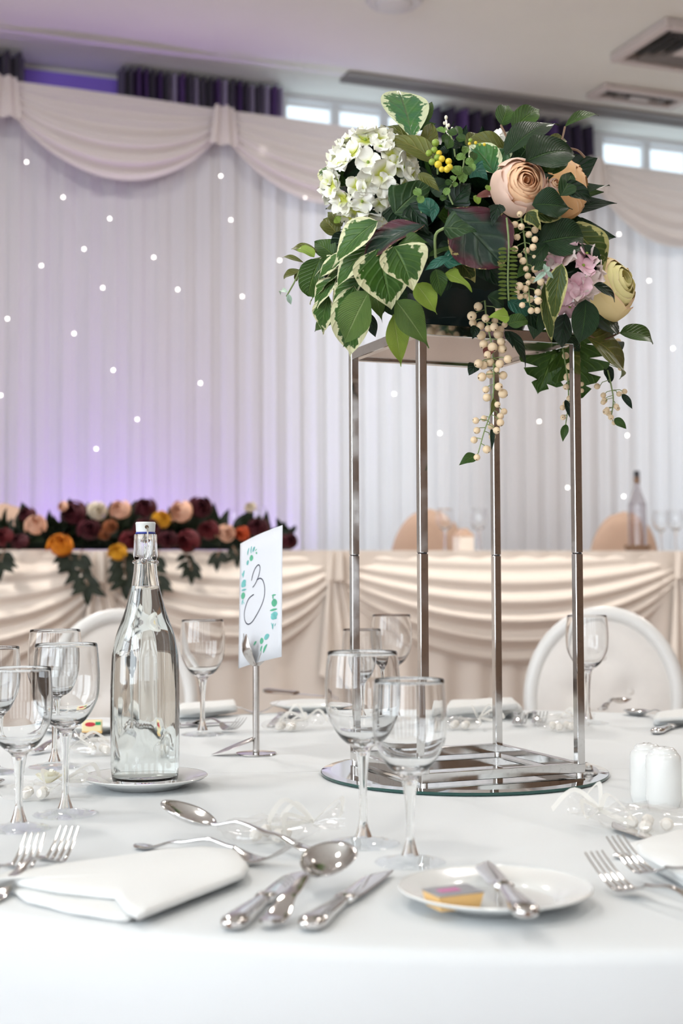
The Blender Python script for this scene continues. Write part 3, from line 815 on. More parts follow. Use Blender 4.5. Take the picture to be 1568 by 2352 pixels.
# ------------------------------------------------------------------ swing-top bottle
def make_bottle(label, water=True, tint=None):
    b = thing('swing_top_bottle', label, 'bottle')
    K = 1730.0
    yr = [(1800, 75), (1770, 78), (1700, 78.5), (1600, 78.5), (1530, 76.5), (1507, 74), (1469, 66), (1440, 55.5), (1411, 45.5), (1382, 37.6), (1359, 32), (1324, 27), (1297, 25.3)]
    zr = [(r / K, (1813 - y) / K) for y, r in yr]
    body = smooth_prof(zr, 5)
    def facet(a, z):
        w = max(0, min(1, (z - .062) / .012)) * max(0, min(1, (.190 - z) / .02))
        n = 10; q = (a * n / (2 * pi)) % 1 - .5
        return 1 - .055 * w * (cos(pi * q) - .0) ** 1.0 * .5 + .012 * w
    lip = [(27.5 / K, .3005), (28 / K, .304), (27 / K, .312), (26.3 / K, .329), (25.5 / K, .3312)]
    outer = [(.0004, .0035), (.030, .003), (.036, .0), (.0405, .0015)] + body + lip
    th = .0028
    inn = [(max(r - th, .004), z) for r, z in body if z > .012]
    inner = [(.0105, .3312), (.0105, .300)] + inn[::-1] + [(.036, .0095), (.0004, .0105)]
    mt = tint or M['bottle_glass']
    lathe_obj('glass_body', outer + inner, mt, b, 80, mod=facet)
    if water:
        wb = [(r - .6 * th, z) for r, z in body if .012 < z < .262]
        rw = wb[-1][0]
        lathe_obj('water', [(.0004, .0085), (.0375, .0085)] + wb + [(rw, .2625), (.0004, .2618)], M['water'], b, 80, mod=facet)
    st = obj('stopper', MB().lathe([(.0004, .334), (.0125, .334), (.0128, .3365), (.0132, .344), (.0136, .3455), (.0126, .3475), (.0004, .3478)], 28), M['stopper'], b)
    obj('gasket', MB().lathe([(.0004, .3312), (.0125, .3312), (.0137, .3326), (.0125, .3342), (.0004, .3342)], 28), M['gasket'], b)
    for sdn in (-1, 1):
        obj('pivot', MB().tube([(0, sdn * .0118, .3405), (0, sdn * .0142, .3405)], .0026, 10), M['berry_eye'], b)
        w = [(0, sdn * .0125, .3405), (.0006, sdn * .0175, .337), (.0006, sdn * .0185, .325), (.0003, sdn * .0195, .310), (-.001, sdn * .0195, .297), (-.004, sdn * .0192, .2915), (-.0075, sdn * .0190, .2945), (-.006, sdn * .0188, .299), (-.001, sdn * .0185, .2985), (.002, sdn * .0182, .305), (.003, sdn * .0180, .314), (.0012, sdn * .0178, .318)]
        obj('bail_wire', MB().tube(smooth_path(w), .0011, 6), M['steel'], b)
    ring = [(.0168 * cos(t), .0172 * sin(t), .2945 + .002 * sin(t * 2)) for t in [2 * pi * k / 28 for k in range(29)]]
    obj('neck_ring', MB().tube(ring, .0010, 6, caps=False), M['steel'], b)
    return b
def smooth_path(pts, sub=4):
    out = []; n = len(pts)
    for i in range(n - 1):
        p0, p1, p2, p3 = [V(pts[max(0, min(n - 1, j))]) for j in (i - 1, i, i + 1, i + 2)]
        for k in range(sub):
            t = k / sub
            out.append(.5 * (2 * p1 + (p2 - p0) * t + (2 * p0 - 5 * p1 + 4 * p2 - p3) * t * t + (3 * p1 - p0 - 3 * p2 + p3) * t ** 3))
    out.append(V(pts[-1])); return out
bt = make_bottle('clear swing-top glass bottle of water with white stopper on a side plate')
bt.location = (bq.x, bq.y, TOP + .0042); bt.rotation_euler = (0, 0, atan2(CAM.y - bq.y, CAM.x - bq.x) + pi / 2 + .12)

# bottle on the head table
hb = thing('dark_capped_bottle', 'tall clear bottle with a dark cap on the head table at the right', 'bottle', on_head(1464, 5.6) + Z * .0018, 0)
lathe_obj('glass_body', [(.0004, .002), (.04, .0), (.043, .004)] + smooth_prof([(.043, .01), (.043, .20), (.040, .225), (.024, .27), (.0145, .30), (.0135, .345)], 4) + [(.0125, .347), (.0115, .34)] + smooth_prof([(.0125, .30), (.022, .268), (.038, .222), (.041, .20), (.041, .012)], 4) + [(.0004, .010)], M['bottle_dark'], hb, 40)
lathe_obj('cap', [(.0004, .346), (.0142, .346), (.0142, .372), (.012, .378), (.0004, .378)], M['black'], hb, 20)
lathe_obj('neck_foil', [(.0150, .318), (.0155, .322), (.0150, .345), (.0138, .347)], M['stem_brown'], hb, 20)
hp = thing('bottle_coaster', 'dark coaster dish under the dark-capped bottle', 'coaster', on_head(1464, 5.6) + Z * 0, 0)
lathe_obj('dish', [(.0004, .0005), (.052, .0005), (.060, .012), (.063, .026), (.060, .026), (.055, .013), (.046, .010), (.046, .0015), (.0004, .0015)], M['stem_brown'], hp, 32)

# ------------------------------------------------------------------ wine glasses on the round table
for g, px, py, lab in ((GL, 834, 1940, 'larger wine glass in front of the stand, left of the front pair'), (GS, 942, 1983, 'smaller wine glass in front of the stand, right and nearest of the front pair'),
                       (GL, 150, 1872, 'large wine glass in the left cluster standing left of the bottle'), (GS, 43, 1905, 'smaller wine glass nearest the left edge in the left cluster'),
                       (GL, 125, 1762, 'large wine glass at the back of the left cluster, seen through the glass before it'), (GS, -14, 1775, 'wine glass cut off by the left edge of the picture'),
                       (GL, 465, 1688, 'large wine glass between the bottle and the number card'), (GS, 832, 1670, 'smaller wine glass far behind, left of the far pair by the stand'),
                       (GL, 900, 1652, 'larger wine glass far behind, right of the far pair by the stand'), (GL, 1350, 1662, 'large wine glass at the far right behind the right stand post')):
    put(g, T(px, py), random.random() * 6, lab, 'wine glasses on the round table')

# ------------------------------------------------------------------ salt and pepper
def shaker(px, py, label, holes):
    o = thing('shaker', label, 'shaker', T(px, py), random.random(), 'salt and pepper shakers')
    prof = [(.0005, .003), (.0165, .003), (.0168, .0), (.0185, .0), (.0190, .003), (.0205, .006), (.0213, .010), (.0213, .056), (.0205, .0605), (.0175, .0645), (.0165, .0650), (.0160, .0672), (.0125, .0705), (.0062, .0718), (.0005, .072)]
    obj('body', MB().lathe(prof, 40), M['porcelain'], o)
    for k in range(holes):
        a = k * 2 * pi / holes
        q = obj('hole', MB().lathe([(0, .0006), (.0011, .0006), (.0011, 0)], 8), M['berry_eye'], o); q.location = (.0045 * cos(a), .0045 * sin(a), .0714)
shaker(1524, 1853, 'white porcelain shaker, front one of the pair at the right edge', 3)
shaker(1487, 1842, 'white porcelain shaker, rear one of the pair at the right edge', 5)

# ------------------------------------------------------------------ number card in a tulip holder
hq = T(588, 1733)
hd = thing('card_holder', 'steel tulip-shaped card holder with a leaf at its foot', 'card holder', hq, 0)
obj('base', MB().lathe([(.0004, .0004), (.0315, .0004), (.032, .0015), (.031, .003), (.006, .0042), (.0045, .006), (.0004, .006)], 48), M['steel'], hd)
px_m = F_PX / (hq.y - CAM.y)
z_cup = (1733 - 1530) / px_m
obj('stem', MB().tube([(0, 0, .004), (0, 0, z_cup)], .0052, 16), M['satin_steel'], hd)
zt_ = (1733 - 1455) / px_m
def tulip(a0, side):
    mb = MB()
    def fn(u, v):
        th_ = a0 + (u - .5) * (1.55 * (1 - .55 * v) * (1 - v ** 5) + .05)
        r = .004 + .0205 * sin(min(1, v * 1.12) * pi * .60) ** .9 - .006 * v ** 3 + (.003 * max(0, v - .85) / .15)
        return (r * cos(th_), r * sin(th_), z_cup - .002 + (zt_ - z_cup) * (v ** 1.15))
    mb.grid(fn, 10, 18)
    o = obj('tulip_petal', mb, M['satin_steel'], hd)
    md = o.modifiers.new('thick', 'SOLIDIFY'); md.thickness = .0009
for a0 in (-2.35, -.55, 1.3, 2.9): tulip(a0, 1)
def leafpts(u, v):
    d = V((-.066, -.014, 0)); n = V((-.2, 1, 0)).normalized()
    w = .017 * sin(pi * min(1, .12 + .88 * v)) ** .8
    zc = .020 * (1 - v) ** 1.2 + .002
    return V((-.003, 0, 0)) + d * v + n * ((u - .5) * 2 * w) + Z * (zc + .010 * abs(u - .5) * (1 - v))
lf = obj('leaf', MB().grid(leafpts, 6, 14), M['satin_steel'], hd)
lf.modifiers.new('thick', 'SOLIDIFY').thickness = .0008

# the card leans back and is turned away: width and height vectors
cw = V((.0745, -.125, .0262)); cw = cw.normalized() * .148
chh = V((0, .0420, .2)); chh = (chh - cw * (chh.dot(cw) / cw.length_squared)).normalized() * .205
cc = P(592, 1373, hq.y + .012)
cn = cw.cross(chh).normalized()
if cn.y > 0: cn = -cn
card = thing('table_number_card', 'white table number card with a handwritten 3 and painted leaves', 'card', cc, 0)
def on_card(u, v, off=0.0):
    bend = .004 * cos((u) * pi) - .004
    return cw * u + chh * v + cn * (off + bend)
mb = MB().grid(lambda u, v: on_card(u - .5, v - .5), 14, 8)
o = obj('card_sheet', mb, M['paper'], card); md = o.modifiers.new('thick', 'SOLIDIFY'); md.thickness = .0005; md.offset = 0
def cpx(px, py):                               # picture position on the card -> card u, v
    d = ray(px, py); t_ = (cc - CAM).dot(cn) / d.dot(cn); q = CAM + d * t_ - cc
    return q.dot(cw) / cw.length_squared, q.dot(chh) / chh.length_squared
def ribbon(name, pix, wpx, mat, taper=False):
    pts = [cpx(*p) for p in smooth2(pix)]
    pts3 = [on_card(u, v, .0007) for u, v in pts]
    mb = MB(); n = len(pts3)
    for k in range(n):
        d = (pts3[min(k + 1, n - 1)] - pts3[max(0, k - 1)]).normalized(); sdv = d.cross(cn)
        w = wpx / px_m / 2 * (1 if not taper else (.4 + .6 * sin(pi * k / (n - 1))))
        mb.add(pts3[k] + sdv * w); mb.add(pts3[k] - sdv * w)
    for k in range(n - 1): mb.face(2 * k, 2 * k + 1, 2 * k + 3, 2 * k + 2)
    return obj(name, mb, mat, card)
def smooth2(pts, sub=6): return [(q.x, q.y) for q in smooth_path([(a, b, 0) for a, b in pts], sub)]
k_ = .2550
dig = [(x * k_ + 380, y * k_ + 1180) for x, y in ((775, 602), (785, 555), (808, 495), (838, 461), (853, 480), (848, 530), (830, 590), (805, 640), (785, 664))]
ribbon('numeral', dig, 2.6, M['ink'])
dig = [(x * k_ + 380, y * k_ + 1180) for x, y in ((822, 598), (848, 583), (870, 590), (886, 625), (893, 680), (890, 740), (875, 800), (850, 860), (815, 925), (780, 975), (745, 995), (718, 980), (703, 940), (703, 885), (720, 820), (750, 762), (797, 727))]
ribbon('numeral', dig, 2.6, M['ink'])
def pleaf(x0, y0, x1, y1, w, mat):
    a, b = (x0 * k_ + 380, y0 * k_ + 1180), (x1 * k_ + 380, y1 * k_ + 1180)
    mid = ((a[0] + b[0]) / 2 + (b[1] - a[1]) * .06, (a[1] + b[1]) / 2)
    pts3 = [on_card(*cpx(*q), .0006) for q in smooth2([a, mid, b], 5)]
    mb = MB(); n = len(pts3)
    for k in range(n):
        d = (pts3[min(k + 1, n - 1)] - pts3[max(0, k - 1)]).normalized(); sdv = d.cross(cn)
        ww = w * k_ / px_m / 2 * max(.06, sin(pi * k / (n - 1))) ** .7 * 1.7
        mb.add(pts3[k] + sdv * ww); mb.add(pts3[k] - sdv * ww)
    for k in range(n - 1): mb.face(2 * k, 2 * k + 1, 2 * k + 3, 2 * k + 2)
    obj('painted_leaf', mb, mat, card)
TE, GR = M['print_teal'], M['print_green']
for a in ((735, 375, 752, 305, 14, TE), (770, 358, 776, 292, 14, TE), (785, 345, 808, 298, 20, TE), (755, 400, 790, 398, 34, GR), (725, 458, 748, 425, 26, TE), (815, 350, 828, 358, 12, GR), (808, 335, 826, 318, 6, GR),
          (688, 575, 702, 508, 18, TE), (684, 560, 676, 530, 8, TE), (668, 650, 718, 606, 40, TE), (672, 620, 716, 645, 30, TE), (672, 690, 722, 680, 12, TE), (666, 740, 708, 735, 38, GR), (676, 820, 690, 770, 14, TE), (690, 790, 700, 815, 6, TE),
          (962, 770, 962, 722, 14, GR), (950, 735, 985, 728, 8, GR), (948, 800, 992, 802, 42, GR), (935, 872, 992, 856, 12, GR), (942, 935, 996, 900, 42, TE), (944, 905, 990, 940, 26, TE), (958, 1040, 962, 985, 14, TE), (945, 982, 952, 1010, 8, TE), (980, 985, 970, 1010, 8, TE),
          (888, 1125, 930, 1092, 30, TE), (852, 1152, 882, 1140, 34, GR), (880, 1255, 912, 1175, 20, GR), (858, 1240, 872, 1190, 16, GR), (795, 1185, 822, 1150, 14, GR)): pleaf(*a)

# ------------------------------------------------------------------ cutlery (handle end at the origin, head towards +x)
def handle_loft(L, z_pts, w_pts, th=.0016):
    secs = []
    n = 22
    def ip(tab, x):
        for (a, b), (c, d) in zip(tab, tab[1:]):
            if x <= c:
                f = (x - a) / (c - a); f = f * f * (3 - 2 * f); return b + (d - b) * f
        return tab[-1][1]
    for k in range(n + 1):
        x = L * k / n
        secs.append((V((x, 0, ip(z_pts, x / L))), V((0, ip(w_pts, x / L), 0)), V((0, 0, th * (1.0 if x / L > .1 else 1.25)))))
    return MB().loft(secs, 12, 2.6)
def make_spoon():
    s = thing('spoon', 'steel spoon', 'spoon')
    LH = .134
    obj('handle', handle_loft(LH, [(0, .0035), (.12, .003), (.45, .012), (.75, .0175), (1, .0105)], [(0, .004), (.04, .0085), (.16, .0092), (.45, .0052), (.8, .0030), (1, .0034)]), M['steel'], s)
    mb = MB()
    def fn(u, v):
        t = 2 * pi * u; r = v
        x = LH + .033 + .0345 * r * cos(t); wy = .0212 * (1 + .10 * cos(t)) if cos(t) < 0 else .0212 * (1 + .10 * cos(t) - .12 * cos(t) ** 3)
        y = wy * r * sin(t)
        return (x, y, .0105 - .0098 * (1 - r ** 2.4) - .002 * r * max(0, cos(t)) + .001)
    mb.grid(fn, 36, 12, wrap=True)
    o = obj('bowl', mb, M['steel'], s); md = o.modifiers.new('thick', 'SOLIDIFY'); md.thickness = .0011; md.offset = 1
    return s
def make_fork():
    s = thing('fork', 'steel fork', 'fork')
    LH = .128
    obj('handle', handle_loft(LH, [(0, .0035), (.12, .003), (.45, .012), (.75, .0175), (1, .0125)], [(0, .004), (.04, .0085), (.16, .0092), (.45, .0052), (.8, .0030), (1, .0036)]), M['steel'], s)
    mb = MB()
    def hz(x): return .0125 - .0105 * sin(min(1, x / .036) * pi / 2) + .024 * max(0, (x - .030) / .047) ** 1.6
    secs = []
    for k in range(9):
        x = .030 * k / 8
        secs.append((V((LH - .002 + x, 0, hz(x))), V((0, .0036 + .0088 * sin(min(1, k / 7) * pi / 2) ** 1.3, 0)), V((0, 0, .0011))))
    mb.loft(secs, 12, 2.6)
    hd_ = obj('head', mb, M['steel'], s)
    for i in range(4):
        y = (-1.5 + i) * .0066
        se = []
        for k in range(9):
            x = .027 + .050 * k / 8
            se.append((V((LH - .002 + x, y * (1 - .05 * k / 8), hz(x))), V((0, .0020 * (1 - .55 * (k / 8) ** 2), 0)), V((0, 0, .0011 * (1 - .5 * k / 8)))))
        obj('tine', MB().loft(se, 8, 2.4), M['steel'], hd_)
    return s
def make_knife(Lb=.115, Lh=.105, wide=.0105):
    s = thing('knife', 'steel knife', 'knife')
    secs = []
    for f, w, t in ((0, .003, .002), (.03, .0085, .0042), (.10, .0112, .0058), (.25, .0108, .0056), (.5, .0086, .005), (.78, .0066, .0044), (.86, .0062, .0042), (.875, .0085, .005), (.92, .0088, .005), (1, .0088, .0042)):
        secs.append((V((Lh * f, 0, .0062)), V((0, w, 0)), V((0, 0, t))))
    obj('handle', MB().loft(secs, 14, 2.5), M['steel'], s)
    secs = []
    for k in range(13):
        f = k / 12
        top = wide; bot = -wide
        if f > .7: top = wide - 1.75 * wide * ((f - .7) / .3) ** 1.6
        if f > .9: bot = -wide + .25 * wide * ((f - .9) / .1)
        if f < .06: top *= .8; bot *= .8
        secs.append((V((Lh - .001 + Lb * f, (top + bot) / 2, .0050)), V((0, max(.0006, (top - bot) / 2), 0)), V((0, 0, .0012 * (1 - .4 * f)))))
    obj('blade', MB().loft(secs, 10, 2.0), M['steel'], s)
    return s
SP, FK, KN, BK = make_spoon(), make_fork(), make_knife(), make_knife(.098, .102, .0102)
LEN = {SP.name: .2015, FK.name: .203, KN.name: .219, BK.name: .199}
def lay(proto, a, b, label, group, lift=0.0, tilt=0.0, zb=0.0, za=TOP, anchor='head'):
    """a = picture position of the handle end, b = of the head; the piece keeps its own length from the anchored end"""
    A, B = T(*a, za), T(*b, za + zb)
    d = (B - A); d.z = 0
    n = LEN[proto.name.split('.')[0] if proto.name not in LEN else proto.name]
    d.normalize()
    loc = (B - d * n) if anchor == 'head' else A
    o = put(proto, V((loc.x, loc.y, za + lift)), atan2(d.y, d.x), label, group)
    if tilt: o.rotation_euler = (0, -tilt, atan2(d.y, d.x))
    return o
G1 = 'cutlery on the round table'
lay(KN, (527, 2144), (705, 2000), 'steel knife in front, left of the trio with its blade under the spoon', G1, anchor='tail')
SPS = lay(SP, (615, 2140), (800, 1988), 'steel soup spoon in front lying between two knives', G1, lift=.003, anchor='tail', zb=.012, tilt=.05)
def cock(o, a):                               # bowl set at its own angle to the handle
    for ch in o.children:
        if ch.name.startswith('bowl'):
            n = V((.134, 0, .0105)); R_ = Matrix.Rotation(-a, 3, 'Y')
            ch.rotation_euler = (0, -a, 0); ch.location = n - R_ @ n
SPS.scale = (.86, 1.15, 1.1)
cock(SPS, .24)
lay(KN, (688, 2157), (884, 2010), 'steel knife in front, right of the trio with its blade free', G1, anchor='head')
cock(lay(SP, (737, 1974), (384, 1897), 'dessert spoon above the front napkin with its bowl to the left', G1, lift=.005, tilt=.05, zb=.015, anchor='tail'), .26)
lay(FK, (346, 1954), (683, 1938), 'dessert fork above the front napkin with tines to the right', G1, zb=.026, tilt=.02)
lay(FK, (-75, 2085), (82, 1922), 'left one of two forks at the left edge beside the front napkin', G1, zb=.026, tilt=.02)
lay(FK, (-20, 2075), (160, 1908), 'right one of two forks at the left edge beside the front napkin', G1, zb=.026, tilt=.02)
lay(FK, (1600, 2110), (1362, 1966), 'lower one of two overlapping forks at the right edge', G1, zb=.026, tilt=.02)
lay(FK, (1640, 2080), (1410, 1944), 'upper one of two overlapping forks at the right edge', G1, zb=.026, tilt=.02, lift=.006)
pc = plates[1][0]
lay(BK, (1214, 2120), (1098, 1988), 'butter knife laid across the front side plate', G1, lift=.0005, za=TOP + .0155, anchor='tail')
lay(KN, (1640, 1985), (1393, 1900), 'knife at the right edge with its tip showing beyond the folded napkin', G1)
lay(SP, (1409, 1972), (1600, 1980), 'spoon handle end showing left of the right-hand napkin', G1, anchor='tail')
lay(SP, (52, 1742), (205, 1700), 'spoon left of the bottle with its bowl beside the glass stem', G1, lift=.003)
lay(KN, (60, 1738), (150, 1655), 'knife left of the bottle pointing away behind the wine glasses', G1)
lay(FK, (410, 1660), (556, 1654), 'fork lying behind the glass between bottle and card', G1, zb=.026, tilt=.02)
lay(KN, (405, 1672), (545, 1664), 'knife lying behind the glass between bottle and card', G1)
lay(FK, (540, 1640), (642, 1640), 'fork with raised tines at the far edge behind the card holder stem', G1, anchor='head')
lay(SP, (620, 1672), (690, 1636), 'spoon with shining bowl behind the card holder stem', G1, anchor='tail')
lay(BK, (655, 1613), (755, 1622), 'butter knife on the far side plate behind the card', G1, lift=.016)
lay(FK, (1120, 1610), (1200, 1642), 'left one of two forks at the far edge behind the back stand post', G1, zb=.026, tilt=.02)
lay(FK, (1170, 1612), (1245, 1640), 'right one of two forks at the far edge behind the back stand post', G1, zb=.026, tilt=.02)
lay(KN, (1140, 1630), (1035, 1664), 'knife at the far edge left of the back stand post', G1, anchor='tail')
lay(SP, (1360, 1640), (1434, 1613), 'spoon at the far right beside the glass, catching light', G1)
lay(SP, (1600, 1668), (1440, 1640), 'dark reflecting spoon at the far right before the ivory chair', G1)
lay(KN, (1500, 1690), (1580, 1660), 'dark reflecting knife at the far right edge', G1)
lay(SP, (-40, 1810), (10, 1806), 'spoon tip showing at the left edge beside the cream favour', G1)

def drop_protos():                            # the patterns themselves are not part of the scene
    for p in list(used):
        for ch in list(p.children):
            for g_ in list(ch.children): bpy.data.objects.remove(g_)
            bpy.data.objects.remove(ch)
        bpy.data.objects.remove(p)
    used.clear()
drop_protos()
# ------------------------------------------------------------------ napkins
def pillow(mb, poly, z0, th, inset=.006, drop=None):
    """soft slab from an outline; rounded edges"""
    c = sum(poly, V((0, 0, 0))) / len(poly)
    n = len(poly); base = len(mb.v)
    prof = [(.9 * inset, 0), (.15 * inset, th * .18), (0, th * .5), (.15 * inset, th * .82), (.9 * inset, th), (4 * inset, th * 1.04)]
    for ins, z in prof:
        for p in poly:
            d = (c - p); L = d.length
            q = p + d * min(.8, ins / L)
            mb.add((q.x, q.y, z0 + z + .0012 * noise.noise(V((q.x * 30, q.y * 30, z0 * 200)))))
    m = len(prof)
    for k in range(m - 1):
        for i in range(n):
            a = base + k * n + i; b = base + k * n + (i + 1) % n; mb.face(a, b, b + n, a + n)
    ct = mb.add((c.x, c.y, z0 + th * 1.04)); cb = mb.add((c.x, c.y, z0))
    for i in range(n):
        mb.face(base + (m - 1) * n + i, base + (m - 1) * n + (i + 1) % n, ct); mb.face(base + (i + 1) % n, base + i, cb)
    return mb
def dense(pts, close=True, step=.012):
    out = []; n = len(pts)
    for i in range(n):
        a, b = pts[i], pts[(i + 1) % n]; m = max(1, int((b - a).length / step))
        for k in range(m): out.append(a.lerp(b, k / m))
    return out
def ccw(poly):
    s_ = sum(a.x * b.y - b.x * a.y for a, b in zip(poly, poly[1:] + poly[:1]))
    return poly if s_ > 0 else poly[::-1]
def napkin(label, layers):
    o = thing('napkin', label, 'napkin', (0, 0, 0), 0, 'folded white napkins')
    z = TOP + .0008
    for pix, th, z_off in layers:
        poly = ccw(dense([V((*T(x, y, TOP + z_off).xy, 0)) for x, y in pix]))
        obj('fold', pillow(MB(), poly, TOP + .0008 + z_off, th), M['napkin'], o, smooth=True)
    return o
napkin('large folded white napkin at the front left below the dessert cutlery',
       [([(20, 2050), (60, 2078), (180, 2108), (292, 2124), (315, 2112), (300, 2000), (100, 2010)], .005, 0), ([(-40, 2045), (10, 2022), (150, 2000), (350, 1972), (470, 1960), (545, 1970), (572, 2005), (560, 2024), (420, 2080), (318, 2120), (290, 2105), (262, 2072), (130, 2058), (30, 2038)], .0075, .0054)])
napkin('folded white napkin at the right edge above the two forks', [([(1452, 1978), (1440, 1958), (1560, 1925), (1700, 1935), (1700, 2075), (1600, 2060), (1530, 2022)], .010, 0), ([(1470, 1975), (1462, 1955), (1560, 1925), (1700, 1935), (1700, 2060), (1600, 2045), (1535, 2010)], .008, .0102)])
napkin('rolled white napkin at the far edge right of the bottle', [([(400, 1652), (410, 1636), (540, 1622), (545, 1638), (470, 1650)], .012, 0), ([(405, 1645), (412, 1630), (538, 1620), (542, 1632)], .012, .0122)])
napkin('folded white napkin at the far edge beside the back stand post', [([(1010, 1660), (1030, 1632), (1180, 1622), (1200, 1640), (1130, 1652)], .016, 0), ([(1020, 1645), (1032, 1625), (1178, 1618), (1190, 1632)], .014, .0162)])
napkin('folded white napkin at the far right edge behind the shakers', [([(1500, 1668), (1505, 1650), (1600, 1640), (1620, 1665)], .012, 0), ([(1504, 1660), (1510, 1644), (1600, 1634), (1612, 1655)], .008, .0122)])

# ------------------------------------------------------------------ butter
def butter(q, rz, label, kind):
    o = thing('butter_pat', label, 'butter', q, rz, 'wrapped butter pats')
    w, d, h = .042, .030, .0125
    if kind == 0:
        mb = MB(); i0 = 0
        for sc, z in ((.86, 0), (1.0, h)):
            for x, y in ((-w / 2, -d / 2), (w / 2, -d / 2), (w / 2, d / 2), (-w / 2, d / 2)): mb.add((x * sc, y * sc, z))
        mb.face(3, 2, 1, 0)
        for i in range(4): mb.face(i, (i + 1) % 4, (i + 1) % 4 + 4, i + 4)
        mb.face(4, 5, 6, 7)
        obj('tub', mb, M['butter_gold'], o, False)
        obj('lid', MB().box((0, 0, h + .0006), (w * 1.04, d * 1.04, .0012), bev=.0004), M['foil'], o)
        obj('print', MB().box((-.004, 0, h + .0014), (w * .45, d * .35, .0003)), M['magenta'], o, False)
    else:
        obj('wrapper', MB().box((0, 0, .011), (.034, .020, .022), bev=.0015), M['butter_pale'], o)
        n = 24; mb = MB()
        for i in range(n): mb.add((-.003 + .009 * cos(2 * pi * i / n), -.0103, .0155 + .0038 * sin(2 * pi * i / n)))
        mb.face(*range(n)); obj('red_oval', mb, M['red_print'], o, False)
        obj('green_patch', MB().box((.0105, -.0103, .017), (.009, .0004, .0055)), M['green_print'], o, False)
        obj('gold_base', MB().box((0, 0, .002), (.0344, .0204, .004)), M['butter_gold'], o, False)
q = T(1040, 2074, TOP + .01)
butter(V((q.x, q.y, TOP + .0072)), .42, 'gold butter portion with grey foil lid on the front side plate', 0)
q = T(212, 1678, TOP + .01)
butter(V((q.x, q.y, TOP + .0062)), .1, 'yellow wrapped butter with red and green print on the plate left of the bottle', 1)

# ------------------------------------------------------------------ organza favours
def favour(q, rz, label, size=.05, flower=False):
    o = thing('favour_bag', label, 'favour bag', q, rz, 'organza favour bags')
    def fn(u, v):
        a = 2 * pi * u; t = pi * v
        r = size * (sin(t) ** .8) * (1 + .22 * noise.noise(V((cos(a) * 2.1, sin(a) * 2.1, v * 4 + size * 90))))
        x, y = r * cos(a) * 1.25, r * sin(a)
        z = .002 + size * .34 * (1 - cos(t)) * (.75 + .35 * noise.noise(V((cos(a) * 3, sin(a) * 3, 4 + v * 3))))
        return (x, y, z)
    obj('pouch', MB().grid(fn, 28, 14, wrap=True), M['organza'], o)
    def ruff(u, v):
        a = 2 * pi * u; r = .005 + .017 * v ** .8 * (1 + .5 * noise.noise(V((cos(a) * 3, sin(a) * 3, v * 2 + size * 70))))
        return (size * 1.1 + .03 * v, r * cos(a), .018 + r * sin(a) * .55 + .006 * v)
    obj('ruffle', MB().grid(ruff, 42, 5, wrap=True), M['organza'], o)
    rnd = random.Random(int(size * 1e5) + int(q.x * 1e3))
    for k in range(4):
        a = rnd.uniform(0, 6.28); L = rnd.uniform(.03, .06)
        pts = [V((size * 1.1, 0, .020)), V((size * 1.1 + L * .6 * cos(a), L * .6 * sin(a), .034 + rnd.uniform(-.008, .012))), V((size * 1.1 + L * cos(a + .5), L * sin(a + .5), .012 + rnd.uniform(0, .01)))]
        if k < 2: pts.append(V((size * 1.1, .002, .020)))
        mb = MB(); pp = smooth_path(pts, 6); n = len(pp)
        for i in range(n):
            d = (pp[min(i + 1, n - 1)] - pp[max(0, i - 1)]).normalized(); sd_ = d.cross(Z).normalized()
            sd_ = (sd_ * .6 + Z * .6).normalized()
            mb.add(pp[i] + sd_ * .003); mb.add(pp[i] - sd_ * .003)
        for i in range(n - 1): mb.face(2 * i, 2 * i + 1, 2 * i + 3, 2 * i + 2)
        obj('ribbon', mb, M['ribbon'], o)
    for k in range(4):
        a = k * 1.7; s_ = obj('sweet', MB().lathe([(.0003, -.007), (.005, -.005), (.0075, 0), (.005, .005), (.0003, .007)], 10), M['sweet'], o)
        s_.location = (size * .38 * cos(a), size * .38 * sin(a), .0095); s_.rotation_euler = (1.4, 0, a)
    if flower:
        for k in range(9):
            a = k * 2.4; rr = .006 + .0012 * k
            def pt(u, v): 
                th_ = a + (u - .5) * 1.9
                return (size * .4 + rr * (.3 + v * .9) * cos(th_), rr * (.3 + .9 * v) * sin(th_) - .01, .022 + .016 * v - .0009 * k * v)
            obj('petal', MB().grid(pt, 6, 4), M['cream_petal'], o)
favour(T(620, 1935), .2, 'white organza favour bag with ribbon lying above the front dessert cutlery', .042)
favour(T(1490, 1912), 2.6, 'clear organza favour bag at the right edge behind the napkin', .05)
favour(T(78, 1838), .6, 'organza favour with a cream flower behind the left glass stems', .036, True)
favour(T(1290, 1680), .9, 'organza favour far right beside the right stand post', .045)
favour(T(655, 1680), .3, 'organza favour with white ribbon behind the card holder stem', .035)
favour(T(225, 1735), 2.4, 'organza favour with white ribbon half hidden behind the bottle', .04)
favour(T(1055, 1676), .3, 'pale organza favour at the far edge before the folded napkin', .035)
